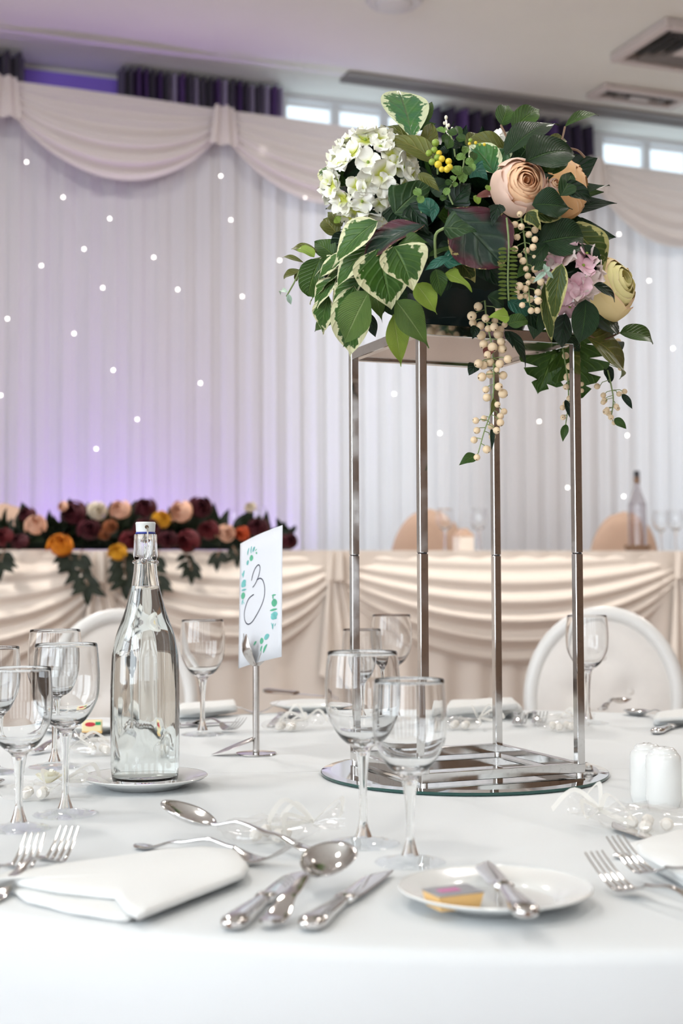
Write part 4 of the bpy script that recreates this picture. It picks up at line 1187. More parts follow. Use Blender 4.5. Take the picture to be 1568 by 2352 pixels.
# ------------------------------------------------------------------ leaves and flowers
def prof_fn(kind):
    tabs = {
        'ovate': lambda v: (sin(pi * v ** .72) ** .95) * (1 - .25 * v ** 6),
        'drip': lambda v: max(sin(pi * min(1, v / .90) ** .74) ** .92 if v < .90 else 0, .11 * min(1, (1 - v) / .22) if v > .7 else 0),
        'round': lambda v: sin(pi * v ** .88) ** .55,
        'obov': lambda v: sin(pi * v ** 1.35) ** .75,
        'lance': lambda v: sin(pi * v ** .80) ** 1.15,
        'heart': None, 'ivy': None}
    if tabs.get(kind): return tabs[kind]
    pts = {'ivy': [(0, .05), (.06, .55), (.20, .95), (.28, 1.0), (.38, .72), (.55, .58), (.75, .36), (.9, .15), (1, 0)],
           'heart': [(0, .1), (.05, .55), (.18, .93), (.32, 1.0), (.5, .88), (.7, .56), (.85, .28), (.94, .1), (1, 0)]}[kind]
    def f(v):
        for (a, b), (c, d) in zip(pts, pts[1:]):
            if v <= c: return b + (d - b) * (v - a) / (c - a)
        return 0
    return f
def leaf_mesh(L, Wd, kind='ovate', fold=.25, curl=.5, wave=.0, seed=0, nu=6, nv=14, slits=False):
    f = prof_fn(kind); mb = MB(); rn = random.Random(seed)
    ph = rn.uniform(0, 6)
    axis = [(0.0, 0.0)]; ang = 0
    for j in range(nv):
        ang = curl * ((j + .5) / nv - .3)
        y, z = axis[-1]; axis.append((y + L / nv * cos(ang), z - L / nv * sin(ang)))
    if slits: nu, nv2 = 10, 40
    def fn(u, v):
        s_ = u * 2 - 1; w = Wd / 2 * f(v)
        k = v * nv; i = min(nv - 1, int(k)); fr = k - i
        y = axis[i][0] + (axis[i + 1][0] - axis[i][0]) * fr; z = axis[i][1] + (axis[i + 1][1] - axis[i][1]) * fr
        if slits:
            a_ = abs(s_)
            cut = .5 + .5 * cos(v * 2 * pi * 5.0)
            cut = max(0, cut - .72) / .28
            if .15 < v < .9: w *= 1 - .62 * cut * (a_ ** 1.0)
            y += a_ * w * .35
        y2 = y + 0.0
        return (s_ * w, y2, z + fold * abs(s_) * w + wave * Wd * s_ * s_ * sin(v * 9 + ph + (1.5 if s_ > 0 else 0)))
    mb.grid(fn, nu, nv if not slits else 40)
    return mb, V((0, axis[-1][0], axis[-1][1]))
def orient(o, base, tip, chord, nrm):
    d = tip - base
    sc = d.length / chord.length
    y = d.normalized(); n = (nrm - y * nrm.dot(y))
    if n.length < 1e-4: n = V((0, -1, .3)) - y * V((0, -1, .3)).dot(y)
    n.normalize(); x = y.cross(n).normalized()
    # chord lies in local yz; rotate it on to +y first
    a = atan2(chord.z, chord.y)
    Rl = Matrix.Rotation(-a, 3, 'X')
    Rw = Matrix((x, y, n)).transposed()
    m = (Rw @ Rl).to_4x4(); m.translation = base
    o.matrix_world = m @ Matrix.Scale(sc, 4)
FC = V((-.25 * 0, -1, .0))
def leafs(parent, mat, base, tip, w, kind='ovate', nrm=None, fold=.25, curl=.5, wave=.0, seed=0, name='leaf', slits=False, nu=6, nv=14):
    L = (tip - base).length
    mb, chord = leaf_mesh(L, w, kind, fold, curl, wave, seed, nu=nu, nv=nv, slits=slits)
    o = obj(name, mb, mat, parent, smooth=True)
    orient(o, base - parent_loc(parent), tip - parent_loc(parent), chord, nrm or V((0, -1, .25)))
    return o
def parent_loc(p):
    v = V((0, 0, 0))
    while p is not None: v = v + p.location; p = p.parent
    return v
# rose of wrapped petals; axis along local +z
_rose_cache = {}
def rose(parent, name, loc, axis, R, n, mat_in, mat_out, open_=1.0, seed=0, res=(8, 7)):
    rt = bpy.data.objects.new(name, None); col.objects.link(rt); rt.parent = parent; rt.empty_display_size = .02
    rt.location = loc - parent_loc(parent); rt.rotation_euler = V(axis).to_track_quat('Z', 'Y').to_euler()
    rn = random.Random(seed)
    for i in range(n):
        f = i / (n - 1)
        Ri = R * (.10 + .90 * f ** .9) * rn.uniform(.96, 1.04)
        rho = Ri * (.60 + .12 * f * open_)                       # rim radius: petals close over the heart
        top = R * (.60 - .34 * f * f) * rn.uniform(.95, 1.05)
        if f < .12: top -= R * .10
        drop = min(.62 * Ri + .05 * R, top + .45 * R)
        phi = i * 2.399 + rn.uniform(-.3, .3)
        half = radians(105 - 45 * f)
        lip = R * (.015 + .045 * f * open_)
        ph = rn.uniform(0, 6); wv = R * .03 * f
        def fn(u, v):
            s_ = u * 2 - 1
            edge = 1 - .13 * abs(s_) ** 2.5 - .03 * f * sin(6 * s_ + ph)
            t = v * edge
            if t < .4:
                q = t / .4; r = Ri * (.12 + .88 * sin(q * pi / 2)); z = -R * .5 + (top - drop + R * .5) * q
            else:
                q = (t - .4) / .6 * pi / 2; r = rho + (Ri - rho) * max(0, cos(q)) ** .9; z = top - drop + drop * sin(q)
            c = max(0, (v - .86) / .14)
            r += lip * c * c * (1 + .6 * sin(5 * s_ + ph)); z += wv * sin(7 * s_ + ph) * v - lip * .3 * c
            a = phi + s_ * half * (.45 + .55 * sin(min(1, t * 1.6) * pi / 2))
            sp = 1 + .045 * s_
            return (r * sp * cos(a), r * sp * sin(a), z)
        obj('petal', MB().grid(fn, *res), mat_out if f > .72 else mat_in, rt, smooth=True)
    return rt
def floret_mesh(sz, seed, cup=.25):
    rn = random.Random(seed); mb = MB()
    for k in range(4):
        a0 = k * pi / 2 + rn.uniform(-.15, .15); ln = sz * rn.uniform(.88, 1.1); ph = rn.uniform(0, 6); ww = rn.uniform(.52, .68); rs = rn.uniform(.5, 1.5)
        def fn(u, v):
            s_ = u * 2 - 1
            w = ww * ln * sin(pi * min(1, (.06 + .90 * v)) ** 1.25) ** .62
            x, y = ln * v, s_ * w
            z = cup * rs * ln * v * v + .17 * ln * sin(4 * s_ + ph) * v + .12 * ln * s_ * s_ * v - .2 * ln * max(0, v - .75)
            return (x * cos(a0) - y * sin(a0), x * sin(a0) + y * cos(a0), z + .0004 * k)
        mb.grid(fn, 6, 6)
    return mb
def hydrangea(parent, loc, R, n, mats, fsz, face, seed=0, squash=(1, 1, 1), spread=1.0):
    rt = bpy.data.objects.new('hydrangea', None); col.objects.link(rt); rt.parent = parent; rt.location = loc - parent_loc(parent)
    rn = random.Random(seed)
    for i in range(n):
        z = 1 - (2 * spread) * (i + .5) / n * .62; r = sqrt(max(0, 1 - z * z)); a = i * 2.39996
        d = V((r * cos(a), r * sin(a), z))
        d = V(face).to_track_quat('Z', 'Y') @ d
        d = (d + V((rn.uniform(-.14, .14), rn.uniform(-.14, .14), rn.uniform(-.14, .14)))).normalized()
        o = obj('floret', floret_mesh(fsz * rn.uniform(.85, 1.12), seed * 100 + i), mats[rn.randrange(len(mats))], rt, smooth=True)
        p = V((d.x * squash[0], d.y * squash[1], d.z * squash[2])) * R * rn.uniform(.90, 1.05)
        nn = (d + V((rn.uniform(-.2, .2), rn.uniform(-.2, .2), rn.uniform(-.2, .2)))).normalized()
        q = nn.to_track_quat('Z', 'Y') @ Matrix.Rotation(rn.uniform(0, 6.3), 3, 'Z').to_quaternion()
        o.rotation_euler = q.to_euler(); o.location = p
        if i % 3 == 0: obj('pip', MB().lathe([(.0003, 0), (.0022, .0008), (.0018, .0026), (.0003, .0034)], 8), M['berry_green'], o)
    obj('core', MB().lathe([(.0005, -R * .72), (R * .5, -R * .5), (R * .72, 0), (R * .5, R * .5), (.0005, R * .72)], 12), M['L_deep'], rt)
    return rt

FA = thing('flower_arrangement', 'tall artificial flower arrangement of leaves, roses and hydrangeas on the chrome stand', 'flowers', (0, 0, STAND_TOP))
def depth(px, py, k=1.0):
    q = 1 - ((px - 1075) / 455) ** 2 - ((py - 545) / 400) ** 2
    return -.215 * k * sqrt(max(0.0, q)) - .005
_sd = [0]
def LF(mat, b, t, w, kind='ovate', off=0.0, offt=None, nrm=None, fold=.28, curl=.85, wave=.07, db=None, dt=None, **kw):
    """b, t = picture positions of leaf base and tip; w = width in picture pixels"""
    _sd[0] += 1
    yb = db if db is not None else depth(*b) + off
    yt = dt if dt is not None else depth(*t) + (off if offt is None else offt)
    B, T_ = P(b[0], b[1], yb), P(t[0], t[1], yt)
    sc = ((yb + yt) / 2 - CAM.y) / F_PX
    rn = random.Random(_sd[0])
    n = V(nrm) if nrm else V((rn.uniform(-.35, .35), -1, rn.uniform(.0, .5)))
    return leafs(FA, M[mat], B, T_, w * sc, kind, n, fold, curl, wave, _sd[0], **kw)
def stem(pts, r=.0014, mat='stem_green', r1=None):
    pp = [P(x, y, depth(x, y) + o) - FA.location for x, y, o in pts]
    return obj('stem', MB().tube(smooth_path(pp, 4), r, 6, r1), M[mat], FA)

# bowl and foam
bw = obj('bowl', MB().lathe([(.0005, .002), (.075, .002), (.085, .006), (.098, .04), (.102, .062), (.098, .062), (.09, .02), (.0005, .012)], 60, mod=lambda a, z: 1 + .012 * (1 if sin(a * 30) > 0 else -1) * (1 if .008 < z < .05 else 0)), M['bowl_green'], FA)
obj('foam', MB().lathe([(.0005, .02), (.088, .03), (.108, .07), (.118, .11), (.108, .16), (.07, .205), (.0005, .22)], 24), M['moss'], FA)

# filler foliage: deep green leaves radiating from the foam all round
rf = random.Random(11)
ctr = P(1075, 560, 0.0)
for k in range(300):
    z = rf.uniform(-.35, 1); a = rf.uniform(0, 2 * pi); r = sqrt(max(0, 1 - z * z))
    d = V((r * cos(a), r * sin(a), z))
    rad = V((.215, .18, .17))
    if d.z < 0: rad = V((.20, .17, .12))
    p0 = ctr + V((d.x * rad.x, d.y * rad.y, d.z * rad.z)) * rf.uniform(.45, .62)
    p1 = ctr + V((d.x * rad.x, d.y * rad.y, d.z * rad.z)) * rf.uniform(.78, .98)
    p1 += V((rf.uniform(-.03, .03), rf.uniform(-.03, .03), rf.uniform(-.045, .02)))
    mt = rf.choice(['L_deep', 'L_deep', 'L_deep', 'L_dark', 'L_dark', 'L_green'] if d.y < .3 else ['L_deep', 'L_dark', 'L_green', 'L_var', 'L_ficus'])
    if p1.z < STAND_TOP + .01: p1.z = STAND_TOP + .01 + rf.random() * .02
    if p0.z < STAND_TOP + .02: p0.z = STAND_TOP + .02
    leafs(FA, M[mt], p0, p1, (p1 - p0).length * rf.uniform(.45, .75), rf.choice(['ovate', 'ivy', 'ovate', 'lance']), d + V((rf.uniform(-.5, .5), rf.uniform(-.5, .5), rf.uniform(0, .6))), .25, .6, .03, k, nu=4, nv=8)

# --- named leaves, left side
LF('L_rubber', (948, 325), (915, 208), 112, 'obov', off=-.01, offt=.05, nrm=(.1, -1, .1), curl=.3, fold=.1, wave=.015)
LF('L_green', (962, 300), (992, 234), 26, 'lance', off=.05)
LF('L_green', (955, 300), (1002, 284), 18, 'lance', off=.03)
LF('L_olive', (955, 345), (868, 293), 40, 'lance', off=0, offt=.03, nrm=(0, -.6, 1))
LF('L_olive', (1000, 372), (880, 318), 58, 'ovate', off=-.02, nrm=(-.2, -.9, .6), wave=.05)
LF('L_olive', (965, 352), (990, 283), 50, 'ovate', off=.0, nrm=(.5, -1, 0), fold=.5)
LF('L_var', (800, 428), (732, 390), 66, 'ovate', off=-.02, nrm=(-.2, -1, .3), wave=.05)
LF('L_var', (800, 470), (758, 470), 40, 'ovate', off=.02)
LF('L_deep', (862, 350), (838, 306), 24, 'lance', off=-.03)
LF('L_ivy', (905, 490), (994, 408), 105, 'ivy', off=-.03, offt=-.02, nrm=(.3, -1, .15), curl=.3)
LF('L_deep', (900, 470), (935, 540), 70, 'ovate', off=-.02)
LF('L_var', (868, 508), (763, 615), 82, 'drip', off=-.05, nrm=(-.25, -1, .5), curl=.7, wave=.03)
LF('L_var', (852, 566), (768, 670), 62, 'drip', off=-.03, nrm=(-.2, -1, .45), curl=.7, wave=.03)
LF('L_var', (768, 590), (700, 668), 40, 'drip', off=.01, nrm=(-.3, -1, .6))
LF('L_var', (790, 640), (712, 700), 44, 'drip', off=0, nrm=(-.3, -1, .7))
LF('L_var', (800, 612), (735, 690), 34, 'drip', off=-.01, nrm=(-.2, -1, .9))
LF('L_var', (755, 680), (743, 768), 52, 'drip', off=-.005, nrm=(-.3, -1, .1))
LF('L_var', (815, 655), (803, 830), 96, 'drip', off=-.02, nrm=(-.2, -1, .1), curl=.3)
LF('L_var', (868, 572), (898, 712), 150, 'heart', off=-.055, nrm=(.05, -1, .25), curl=.5, wave=.03)
LF('L_var', (905, 566), (948, 668), 128, 'heart', off=-.085, nrm=(.25, -1, .35), curl=.6, wave=.03)
LF('L_ficus', (848, 668), (787, 798), 86, 'drip', off=-.06, nrm=(-.15, -1, .1), curl=.35)
LF('L_lime', (902, 722), (920, 842), 56, 'drip', off=-.06, nrm=(.1, -1, .1), curl=.3, fold=.35)
LF('L_ficus', (908, 690), (984, 800), 74, 'drip', off=-.06, nrm=(.2, -1, .1), curl=.35)
LF('L_ficus', (850, 630), (878, 742), 52, 'drip', off=-.02, nrm=(0, -1, 0), curl=.3)
LF('L_lime', (955, 652), (1004, 722), 56, 'drip', off=-.05, nrm=(.1, -1, .2), curl=.4)
LF('L_green', (735, 595), (708, 680), 66, 'round', off=.0, nrm=(-.2, -1, .1))
LF('L_green', (770, 590), (722, 556), 50, 'ovate', off=.02, nrm=(-.2, -1, .3))
LF('L_green', (790, 720), (722, 762), 30, 'ovate', off=.03)
LF('L_olive', (775, 540), (742, 505), 44, 'round', off=.03)
LF('L_olive', (785, 520), (752, 488), 30, 'ovate', off=.03)
LF('L_lime', (780, 512), (770, 498), 20, 'ovate', off=.01)
LF('L_var', (808, 585), (728, 652), 50, 'drip', off=-.015, nrm=(-.3, -1, .6))
LF('L_var', (772, 640), (722, 722), 48, 'drip', off=-.01, nrm=(-.35, -1, .3))
LF('L_var', (830, 640), (760, 735), 60, 'drip', off=-.01, nrm=(-.25, -1, .3))
LF('L_deep', (800, 600), (748, 668), 70, 'ovate', off=.03)
LF('L_dark', (840, 640), (800, 730), 80, 'ovate', off=.03)
LF('L_deep', (810, 540), (760, 590), 60, 'ovate', off=.03)
LF('L_dark', (880, 660), (925, 735), 70, 'ovate', off=.01)
LF('L_green', (1205, 320), (1240, 352), 40, 'ovate', off=.04)
LF('L_deep', (1060, 560), (1000, 620), 60, 'ovate', off=-.015)
LF('L_deep', (940, 470), (985, 540), 60, 'ivy', off=-.03)
LF('L_green', (915, 560), (985, 560), 44, 'ovate', off=-.06, nrm=(.1, -.8, .6))
LF('L_dark', (1255, 560), (1200, 640), 50, 'ovate', off=-.02)
LF('L_deep', (1150, 640), (1190, 700), 50, 'ovate', off=-.01)
# little sprig at the far left
stem([(745, 590, .02), (700, 605, .0), (675, 650, -.01), (658, 680, -.01)], .0011)
LF('L_olive', (728, 580), (668, 572), 24, 'ovate', off=.0)
LF('L_lime', (722, 590), (684, 572), 28, 'round', off=-.01)
LF('L_olive', (698, 604), (648, 592), 12, 'lance', off=0)
LF('L_olive', (688, 622), (652, 640), 18, 'round', off=0)
LF('L_olive', (680, 645), (690, 618), 14, 'round', off=.01)
LF('L_pale', (660, 672), (645, 678), 12, 'ovate', off=-.01)
LF('L_pale', (662, 675), (668, 700), 12, 'ovate', off=-.01)
# --- centre
LF('L_croton', (1028, 478), (1155, 612), 172, 'obov', off=-.03, offt=-.04, nrm=(.1, -1, .25), curl=.5, fold=.12, wave=.03)
LF('L_croton', (975, 515), (838, 588), 92, 'obov', off=-.045, nrm=(-.1, -.9, .7), curl=.5, wave=.05)
LF('L_ivy', (1018, 523), (1094, 533), 74, 'ivy', off=-.07, nrm=(.1, -1, .3), curl=.5)
stem([(1000, 592, -.05), (1000, 540, -.065), (1020, 524, -.07)], .0018)
LF('L_teal', (1015, 600), (1086, 612), 58, 'ivy', off=-.05, nrm=(.3, -1, .6), curl=.7)
LF('L_teal', (1032, 590), (975, 622), 22, 'lance', off=-.08, wave=.1)
LF('L_lime', (1022, 628), (1084, 670), 42, 'ivy', off=-.06, nrm=(.1, -1, .7), curl=.8)
LF('L_green', (1000, 618), (1012, 682), 40, 'ovate', off=-.05)
LF('L_green', (985, 590), (1060, 580), 40, 'ovate', off=-.03, nrm=(0, -.6, 1))
LF('L_deep', (1040, 640), (985, 668), 50, 'ovate', off=-.02)
LF('L_deep', (950, 520), (985, 610), 60, 'lance', off=-.02)
LF('L_teal', (1000, 500), (962, 460), 44, 'round', off=-.04)
LF('L_teal', (1000, 470), (992, 512), 20, 'ovate', off=-.05)
LF('L_dark', (990, 440), (1040, 420), 60, 'ivy', off=-.03)
LF('L_deep', (1040, 470), (1080, 420), 70, 'ivy', off=-.03)
LF('L_deep', (1060, 480), (1010, 420), 60, 'ivy', off=-.02)
LF('L_teal', (1085, 388), (1120, 412), 50, 'ivy', off=-.05, nrm=(-.2, -1, .3))
LF('L_red', (1128, 448), (1092, 452), 22, 'ovate', off=-.06)
LF('L_lime', (1092, 448), (1098, 470), 18, 'round', off=-.05)
LF('L_lime', (1120, 440), (1118, 425), 14, 'round', off=-.05)
LF('L_olive', (960, 400), (1010, 440), 26, 'ovate', off=-.05)
LF('L_rubber', (1135, 400), (1075, 330), 80, 'ovate', off=0, nrm=(0, -1, .6))
LF('L_deep', (1145, 470), (1130, 520), 40, 'ivy', off=-.04)
LF('L_gold', (1040, 590), (1090, 650), 60, 'ovate', off=.0)
# --- top right
LF('L_green', (1150, 288), (1166, 242), 46, 'ovate', off=.02, nrm=(.1, -1, .1))
LF('L_green', (1176, 300), (1238, 250), 54, 'ovate', off=.02, nrm=(.1, -1, .3))
LF('L_green', (1296, 292), (1374, 267), 28, 'lance', off=.04, nrm=(0, -1, .5))
stem([(1168, 345, 0), (1165, 320, .01), (1150, 288, .02)], .0016, 'stem_brown')
stem([(1176, 330, 0), (1180, 315, .01), (1176, 300, .02)], .0014, 'stem_brown')
stem([(1272, 340, .02), (1288, 325, .03), (1297, 292, .04)], .0016, 'stem_brown')
stem([(1295, 340, .03), (1325, 345, .03), (1343, 362, .03)], .0016, 'stem_brown')
LF('L_dark', (1160, 358), (1283, 289), 68, 'drip', off=-.02, offt=.02, nrm=(-.1, -1, .6))
LF('L_dark', (1205, 372), (1322, 356), 100, 'drip', off=-.045, offt=-.01, nrm=(.1, -1, .4))
LF('L_olive', (1160, 345), (1075, 320), 50, 'round', off=.03)
LF('L_olive', (1075, 340), (1100, 308), 40, 'round', off=.04)
LF('L_olive', (1255, 340), (1298, 320), 40, 'round', off=.04)
LF('L_rubber', (1160, 340), (1145, 395), 40, 'ovate', off=.02)
# --- right
LF('L_dark', (1222, 470), (1314, 482), 72, 'drip', off=-.03, nrm=(.2, -1, .2))
LF('L_deep', (1290, 428), (1358, 464), 48, 'ovate', off=-.03, nrm=(.2, -1, .3))
LF('L_ivy', (1288, 450), (1310, 396), 48, 'ovate', off=-.03, nrm=(.3, -1, 0))
LF('L_green', (1250, 395), (1295, 372), 40, 'ovate', off=.0)
LF('L_green', (1268, 400), (1305, 375), 18, 'lance', off=-.01)
LF('L_gold', (1210, 488), (1242, 528), 40, 'ivy', off=-.04)
LF('L_gold', (1225, 490), (1290, 500), 44, 'ovate', off=-.02, wave=.06)
LF('L_dark', (1235, 560), (1340, 545), 92, 'round', off=-.01, nrm=(.2, -1, .2))
LF('L_gold', (1305, 520), (1388, 625), 90, 'round', off=.01, nrm=(.5, -1, .2))
LF('L_dark', (1340, 562), (1374, 640), 40, 'ovate', off=-.02, nrm=(.4, -1, .1))
LF('L_gold', (1290, 605), (1272, 742), 48, 'ovate', off=-.055, nrm=(-.35, -1, .1), wave=.07, fold=.3)
LF('L_gold', (1250, 650), (1268, 795), 30, 'drip', off=-.03, nrm=(-.2, -1, 0))
LF('L_dark', (1345, 688), (1328, 795), 66, 'drip', off=-.045, nrm=(.1, -1, .1))
LF('L_deep', (1362, 655), (1412, 694), 30, 'ovate', off=-.10)
LF('L_green', (1422, 764), (1500, 790), 46, 'ovate', off=-.01, nrm=(.1, -1, .3))
stem([(1350, 770, 0), (1385, 780, 0), (1422, 764, -.01)], .0014, 'stem_brown')
LF('L_deep', (1360, 730), (1420, 748), 70, 'round', off=.01)
LF('L_olive', (1345, 775), (1425, 870), 84, 'ovate', off=.0, nrm=(.3, -1, .35))
LF('L_dark', (1340, 740), (1410, 790), 60, 'ovate', off=.03)
LF('L_deep', (1395, 790), (1425, 805), 26, 'round', off=.01)
LF('L_deep', (1390, 840), (1400, 880), 26, 'round', off=.01)
LF('L_green', (1298, 760), (1235, 905), 150, 'heart', db=.02, dt=.03, nrm=(-.1, -1, .3), slits=True, name='monstera_leaf')
LF('L_green', (1300, 760), (1335, 915), 150, 'heart', db=.0, dt=.02, nrm=(.1, -1, .2), slits=True, name='monstera_leaf')
LF('L_dark', (1120, 680), (1155, 705), 44, 'round', off=-.03)
LF('L_lime', (1168, 728), (1120, 728), 40, 'ivy', off=-.07)
LF('L_green', (1165, 745), (1212, 738), 40, 'round', off=-.05)
LF('L_teal', (1165, 690), (1215, 720), 46, 'round', off=-.02)
LF('L_deep', (1165, 760), (1205, 845), 28, 'drip', off=-.03)
LF('L_deep', (1200, 690), (1235, 760), 50, 'ovate', off=-.01)
LF('L_dark', (1240, 690), (1225, 780), 50, 'ovate', off=-.01)
LF('L_deep', (1300, 720), (1290, 800), 50, 'ovate', off=-.01)
LF('L_green', (1225, 600), (1185, 640), 30, 'lance', off=-.02)
LF('L_ivy', (1225, 620), (1255, 600), 20, 'lance', off=-.05)
for t_ in ((1248, 605), (1238, 640), (1222, 650), (1270, 640), (1262, 612)): LF('L_pale', (1252, 624), t_, 12, 'lance', off=-.06)
LF('L_deep', (850, 720), (862, 775), 26, 'ovate', off=.05)
LF('L_deep', (865, 660), (880, 720), 60, 'ovate', off=.02)
LF('L_deep', (1090, 560), (1150, 660), 70, 'ovate', off=.02)
# --- sprigs with round leaves
for pts in (((1045, 360), (1038, 320), (1022, 292)), ((1055, 430), (1062, 390), (1068, 350)), ((1040, 470), (1030, 440), (1050, 405)), ((968, 490), (962, 460), (955, 430))):
    stem([(x, y, -.035) for x, y in pts], .0011)
for x, y, w, m in ((1012, 300, 22, 'L_bright'), (1052, 300, 22, 'L_green'), (1038, 305, 24, 'L_green'), (1058, 318, 24, 'L_green'), (1022, 318, 22, 'L_green'), (1046, 335, 26, 'L_deep'), (1068, 345, 20, 'L_bright'), (1058, 362, 24, 'L_bright'),
                   (1078, 372, 22, 'L_bright'), (1048, 392, 28, 'L_bright'), (1062, 408, 26, 'L_bright'), (1040, 410, 16, 'L_bright'), (1045, 424, 14, 'L_bright'), (1026, 440, 20, 'L_bright'), (1018, 455, 18, 'L_green'), (1030, 420, 18, 'L_green'),
                   (958, 442, 22, 'L_bright'), (966, 458, 20, 'L_bright'), (1072, 392, 24, 'L_green'), (1086, 360, 22, 'L_green'), (1020, 345, 22, 'L_deep'), (1030, 330, 26, 'L_green'), (1084, 385, 20, 'L_bright')):
    a = random.Random(x * y).uniform(0, 6.28)
    LF(m, (x - w * .5 * cos(a), y - w * .5 * sin(a)), (x + w * .5 * cos(a), y + w * .5 * sin(a)), w * .92, 'round', off=-.055 + .015 * sin(x * y), curl=.3, nu=4, nv=6)
# --- fern
M['L_fern'] = leaf_mat('fern_leaf', (0.13, 0.18, 0.025), (0.08, 0.12, 0.02), (0.2, 0.26, 0.05))
ax = [(1163, 500), (1168, 560), (1166, 640), (1168, 690)]
stem([(x, y, -.045) for x, y in ax], .0013, 'stem_green')
for k in range(13):
    y = 572 + k * 9.4
    for sgn in (-1, 1):
        LF('L_fern', (1166 + sgn * 2, y), (1166 + sgn * 23, y + 1 - 2 * (k % 2)), 8.5, 'round', off=-.047, nrm=(0, -1, .5), curl=.2, nu=4, nv=6, name='fern_leaflet')

# --- berry strands
me_berry = MB().lathe([(.0002, -1), (.42, -.90), (.78, -.62), (.97, -.22), (1, .1), (.92, .42), (.68, .76), (.36, .95), (.20, 1.0), (.12, .96), (.0002, .93)], 16).mesh('berry', True); me_berry.materials.append(M['berry'])
me_eye = MB().lathe([(.0002, .965), (.16, .985), (.20, 1.02), (.13, 1.03), (.0002, .98)], 10).mesh('calyx', True); me_eye.materials.append(M['berry_eye'])
def strand(axis, berries, off, tips=(), r_ax=.0013, label=None):
    """axis: picture polyline; berries: (px, py, radius px)"""
    root = bpy.data.objects.new('berry_strand', None); col.objects.link(root); root.parent = FA
    ys = lambda x, y: (off(x, y) if callable(off) else off)
    pp = smooth_path([P(x, y, ys(x, y)) - FA.location for x, y in axis], 6)
    obj('stem', MB().tube(pp, r_ax, 6, r_ax * .6), M['stem_green'], root)
    rn = random.Random(int(axis[0][0]))
    for bx, by, br in berries:
        yd = ys(bx, by); sc = (yd - CAM.y) / F_PX
        near = min(pp, key=lambda q: (q - (P(bx, by - 10, yd) - FA.location)).length)
        side = rn.uniform(-.014, .010)
        p = P(bx, by, yd + side) - FA.location
        o = obj('berry', me_berry, None, root); o.location = p; o.scale = (br * sc,) * 3
        d = (p - near); d = d.normalized() if d.length > 1e-5 else V((0, -1, 0))
        d = (d + V((rn.uniform(-.5, .5), rn.uniform(-.6, .2), rn.uniform(-.5, .3)))).normalized()
        o.rotation_euler = d.to_track_quat('Z', 'Y').to_euler()
        obj('calyx', me_eye, None, o)
        if (p - near).length > br * sc * 1.1:
            obj('stalk', MB().tube([near, near.lerp(p, .6) + V((0, 0, .002)), p - d * br * sc * .9], .0006, 5), M['stem_green'], root)
    return root
k2 = .2997
def c4(l): return [(1040 + x * k2, 560 + y * k2, r * k2) for x, y, r in l]
strand([(1113, 690), (1118, 740), (1130, 800), (1134, 870), (1128, 940), (1112, 990), (1098, 1040)],
       c4([(193, 480, 34), (145, 553, 37), (250, 570, 32), (152, 605, 30), (210, 627, 33), (315, 638, 33), (350, 505, 28), (365, 655, 28), (218, 702, 36), (348, 692, 40), (235, 770, 34), (368, 750, 32), (303, 793, 38), (376, 806, 36), (420, 884, 33), (195, 918, 34), (232, 930, 33),
           (283, 905, 34), (357, 920, 33), (283, 1000, 32), (222, 1020, 35), (383, 1008, 33), (335, 965, 22), (252, 1117, 28), (350, 1095, 32), (382, 1148, 37), (260, 1178, 32), (340, 1232, 24), (390, 1285, 26), (362, 1320, 27), (237, 1338, 24), (175, 1355, 26), (362, 1370, 30), (290, 1400, 25), (333, 1430, 28),
           (183, 1430, 27), (300, 1480, 27), (162, 1503, 28), (258, 1575, 32), (183, 1637, 26), (320, 590, 26), (270, 650, 28), (395, 620, 24), (265, 850, 30)]), -.185)
for a, b, w, m in (((1095, 1046), (1054, 1068), 26, 'L_green'), ((1092, 748), (1084, 780), 22, 'L_deep'), ((1092, 835), (1076, 862), 28, 'L_deep'), ((1128, 800), (1112, 822), 26, 'L_red'), ((1135, 915), (1126, 955), 14, 'L_olive'), ((1128, 985), (1128, 1034), 12, 'L_deep'), ((1160, 760), (1178, 800), 20, 'L_deep')):
    LF(m, a, b, w, 'ovate', db=-.19, dt=-.195)
strand([(1195, 492), (1203, 540), (1208, 590), (1212, 640), (1216, 700)],
       [(1040 + x * k2, 200 + y * k2, r * k2) for x, y, r in ((512, 975, 25), (475, 1053, 27), (523, 1070, 27), (590, 1028, 28), (626, 1095, 28), (416, 1093, 22), (492, 1150, 26), (580, 1130, 27), (627, 1168, 26), (474, 1242, 26), (562, 1254, 27), (612, 1228, 28), (513, 1292, 20), (536, 1332, 28), (620, 1308, 27), (558, 1392, 22), (626, 1397, 28), (573, 1448, 26), (612, 1478, 28), (672, 1492, 30), (576, 1500, 20), (508, 1525, 32), (553, 1545, 28))] +
       c4([(650, 372, 28), (490, 370, 22), (555, 395, 26), (515, 405, 24), (590, 424, 30), (652, 437, 30), (530, 470, 24), (597, 512, 26), (645, 510, 26)]), -.235)
strand([(1290, 790), (1302, 860), (1305, 920), (1298, 980)],
       c4([(862, 858, 28), (893, 938, 28), (876, 1020, 30), (866, 1096, 24), (985, 1075, 18), (985, 1125, 18), (892, 1185, 24), (840, 1255, 22), (862, 1225, 22), (900, 1230, 18), (843, 1330, 22), (905, 1300, 18)]), -.03)
LF('L_green', (1300, 975), (1292, 1015), 18, 'ovate', db=-.035, dt=-.035)
LF('L_deep', (1298, 918), (1308, 960), 14, 'ovate', db=-.045, dt=-.045)
strand([(1395, 850), (1403, 885), (1408, 920), (1402, 965)],
       c4([(1105, 1092, 24), (1313, 1132, 22), (1152, 1160, 22), (1272, 1150, 22), (1160, 1200, 24), (1150, 1215, 20), (1250, 1245, 22), (1170, 1285, 24), (1195, 1300, 22), (1210, 1330, 22), (1262, 1262, 18), (1232, 1372, 18), (1180, 1270, 20)]), .0)
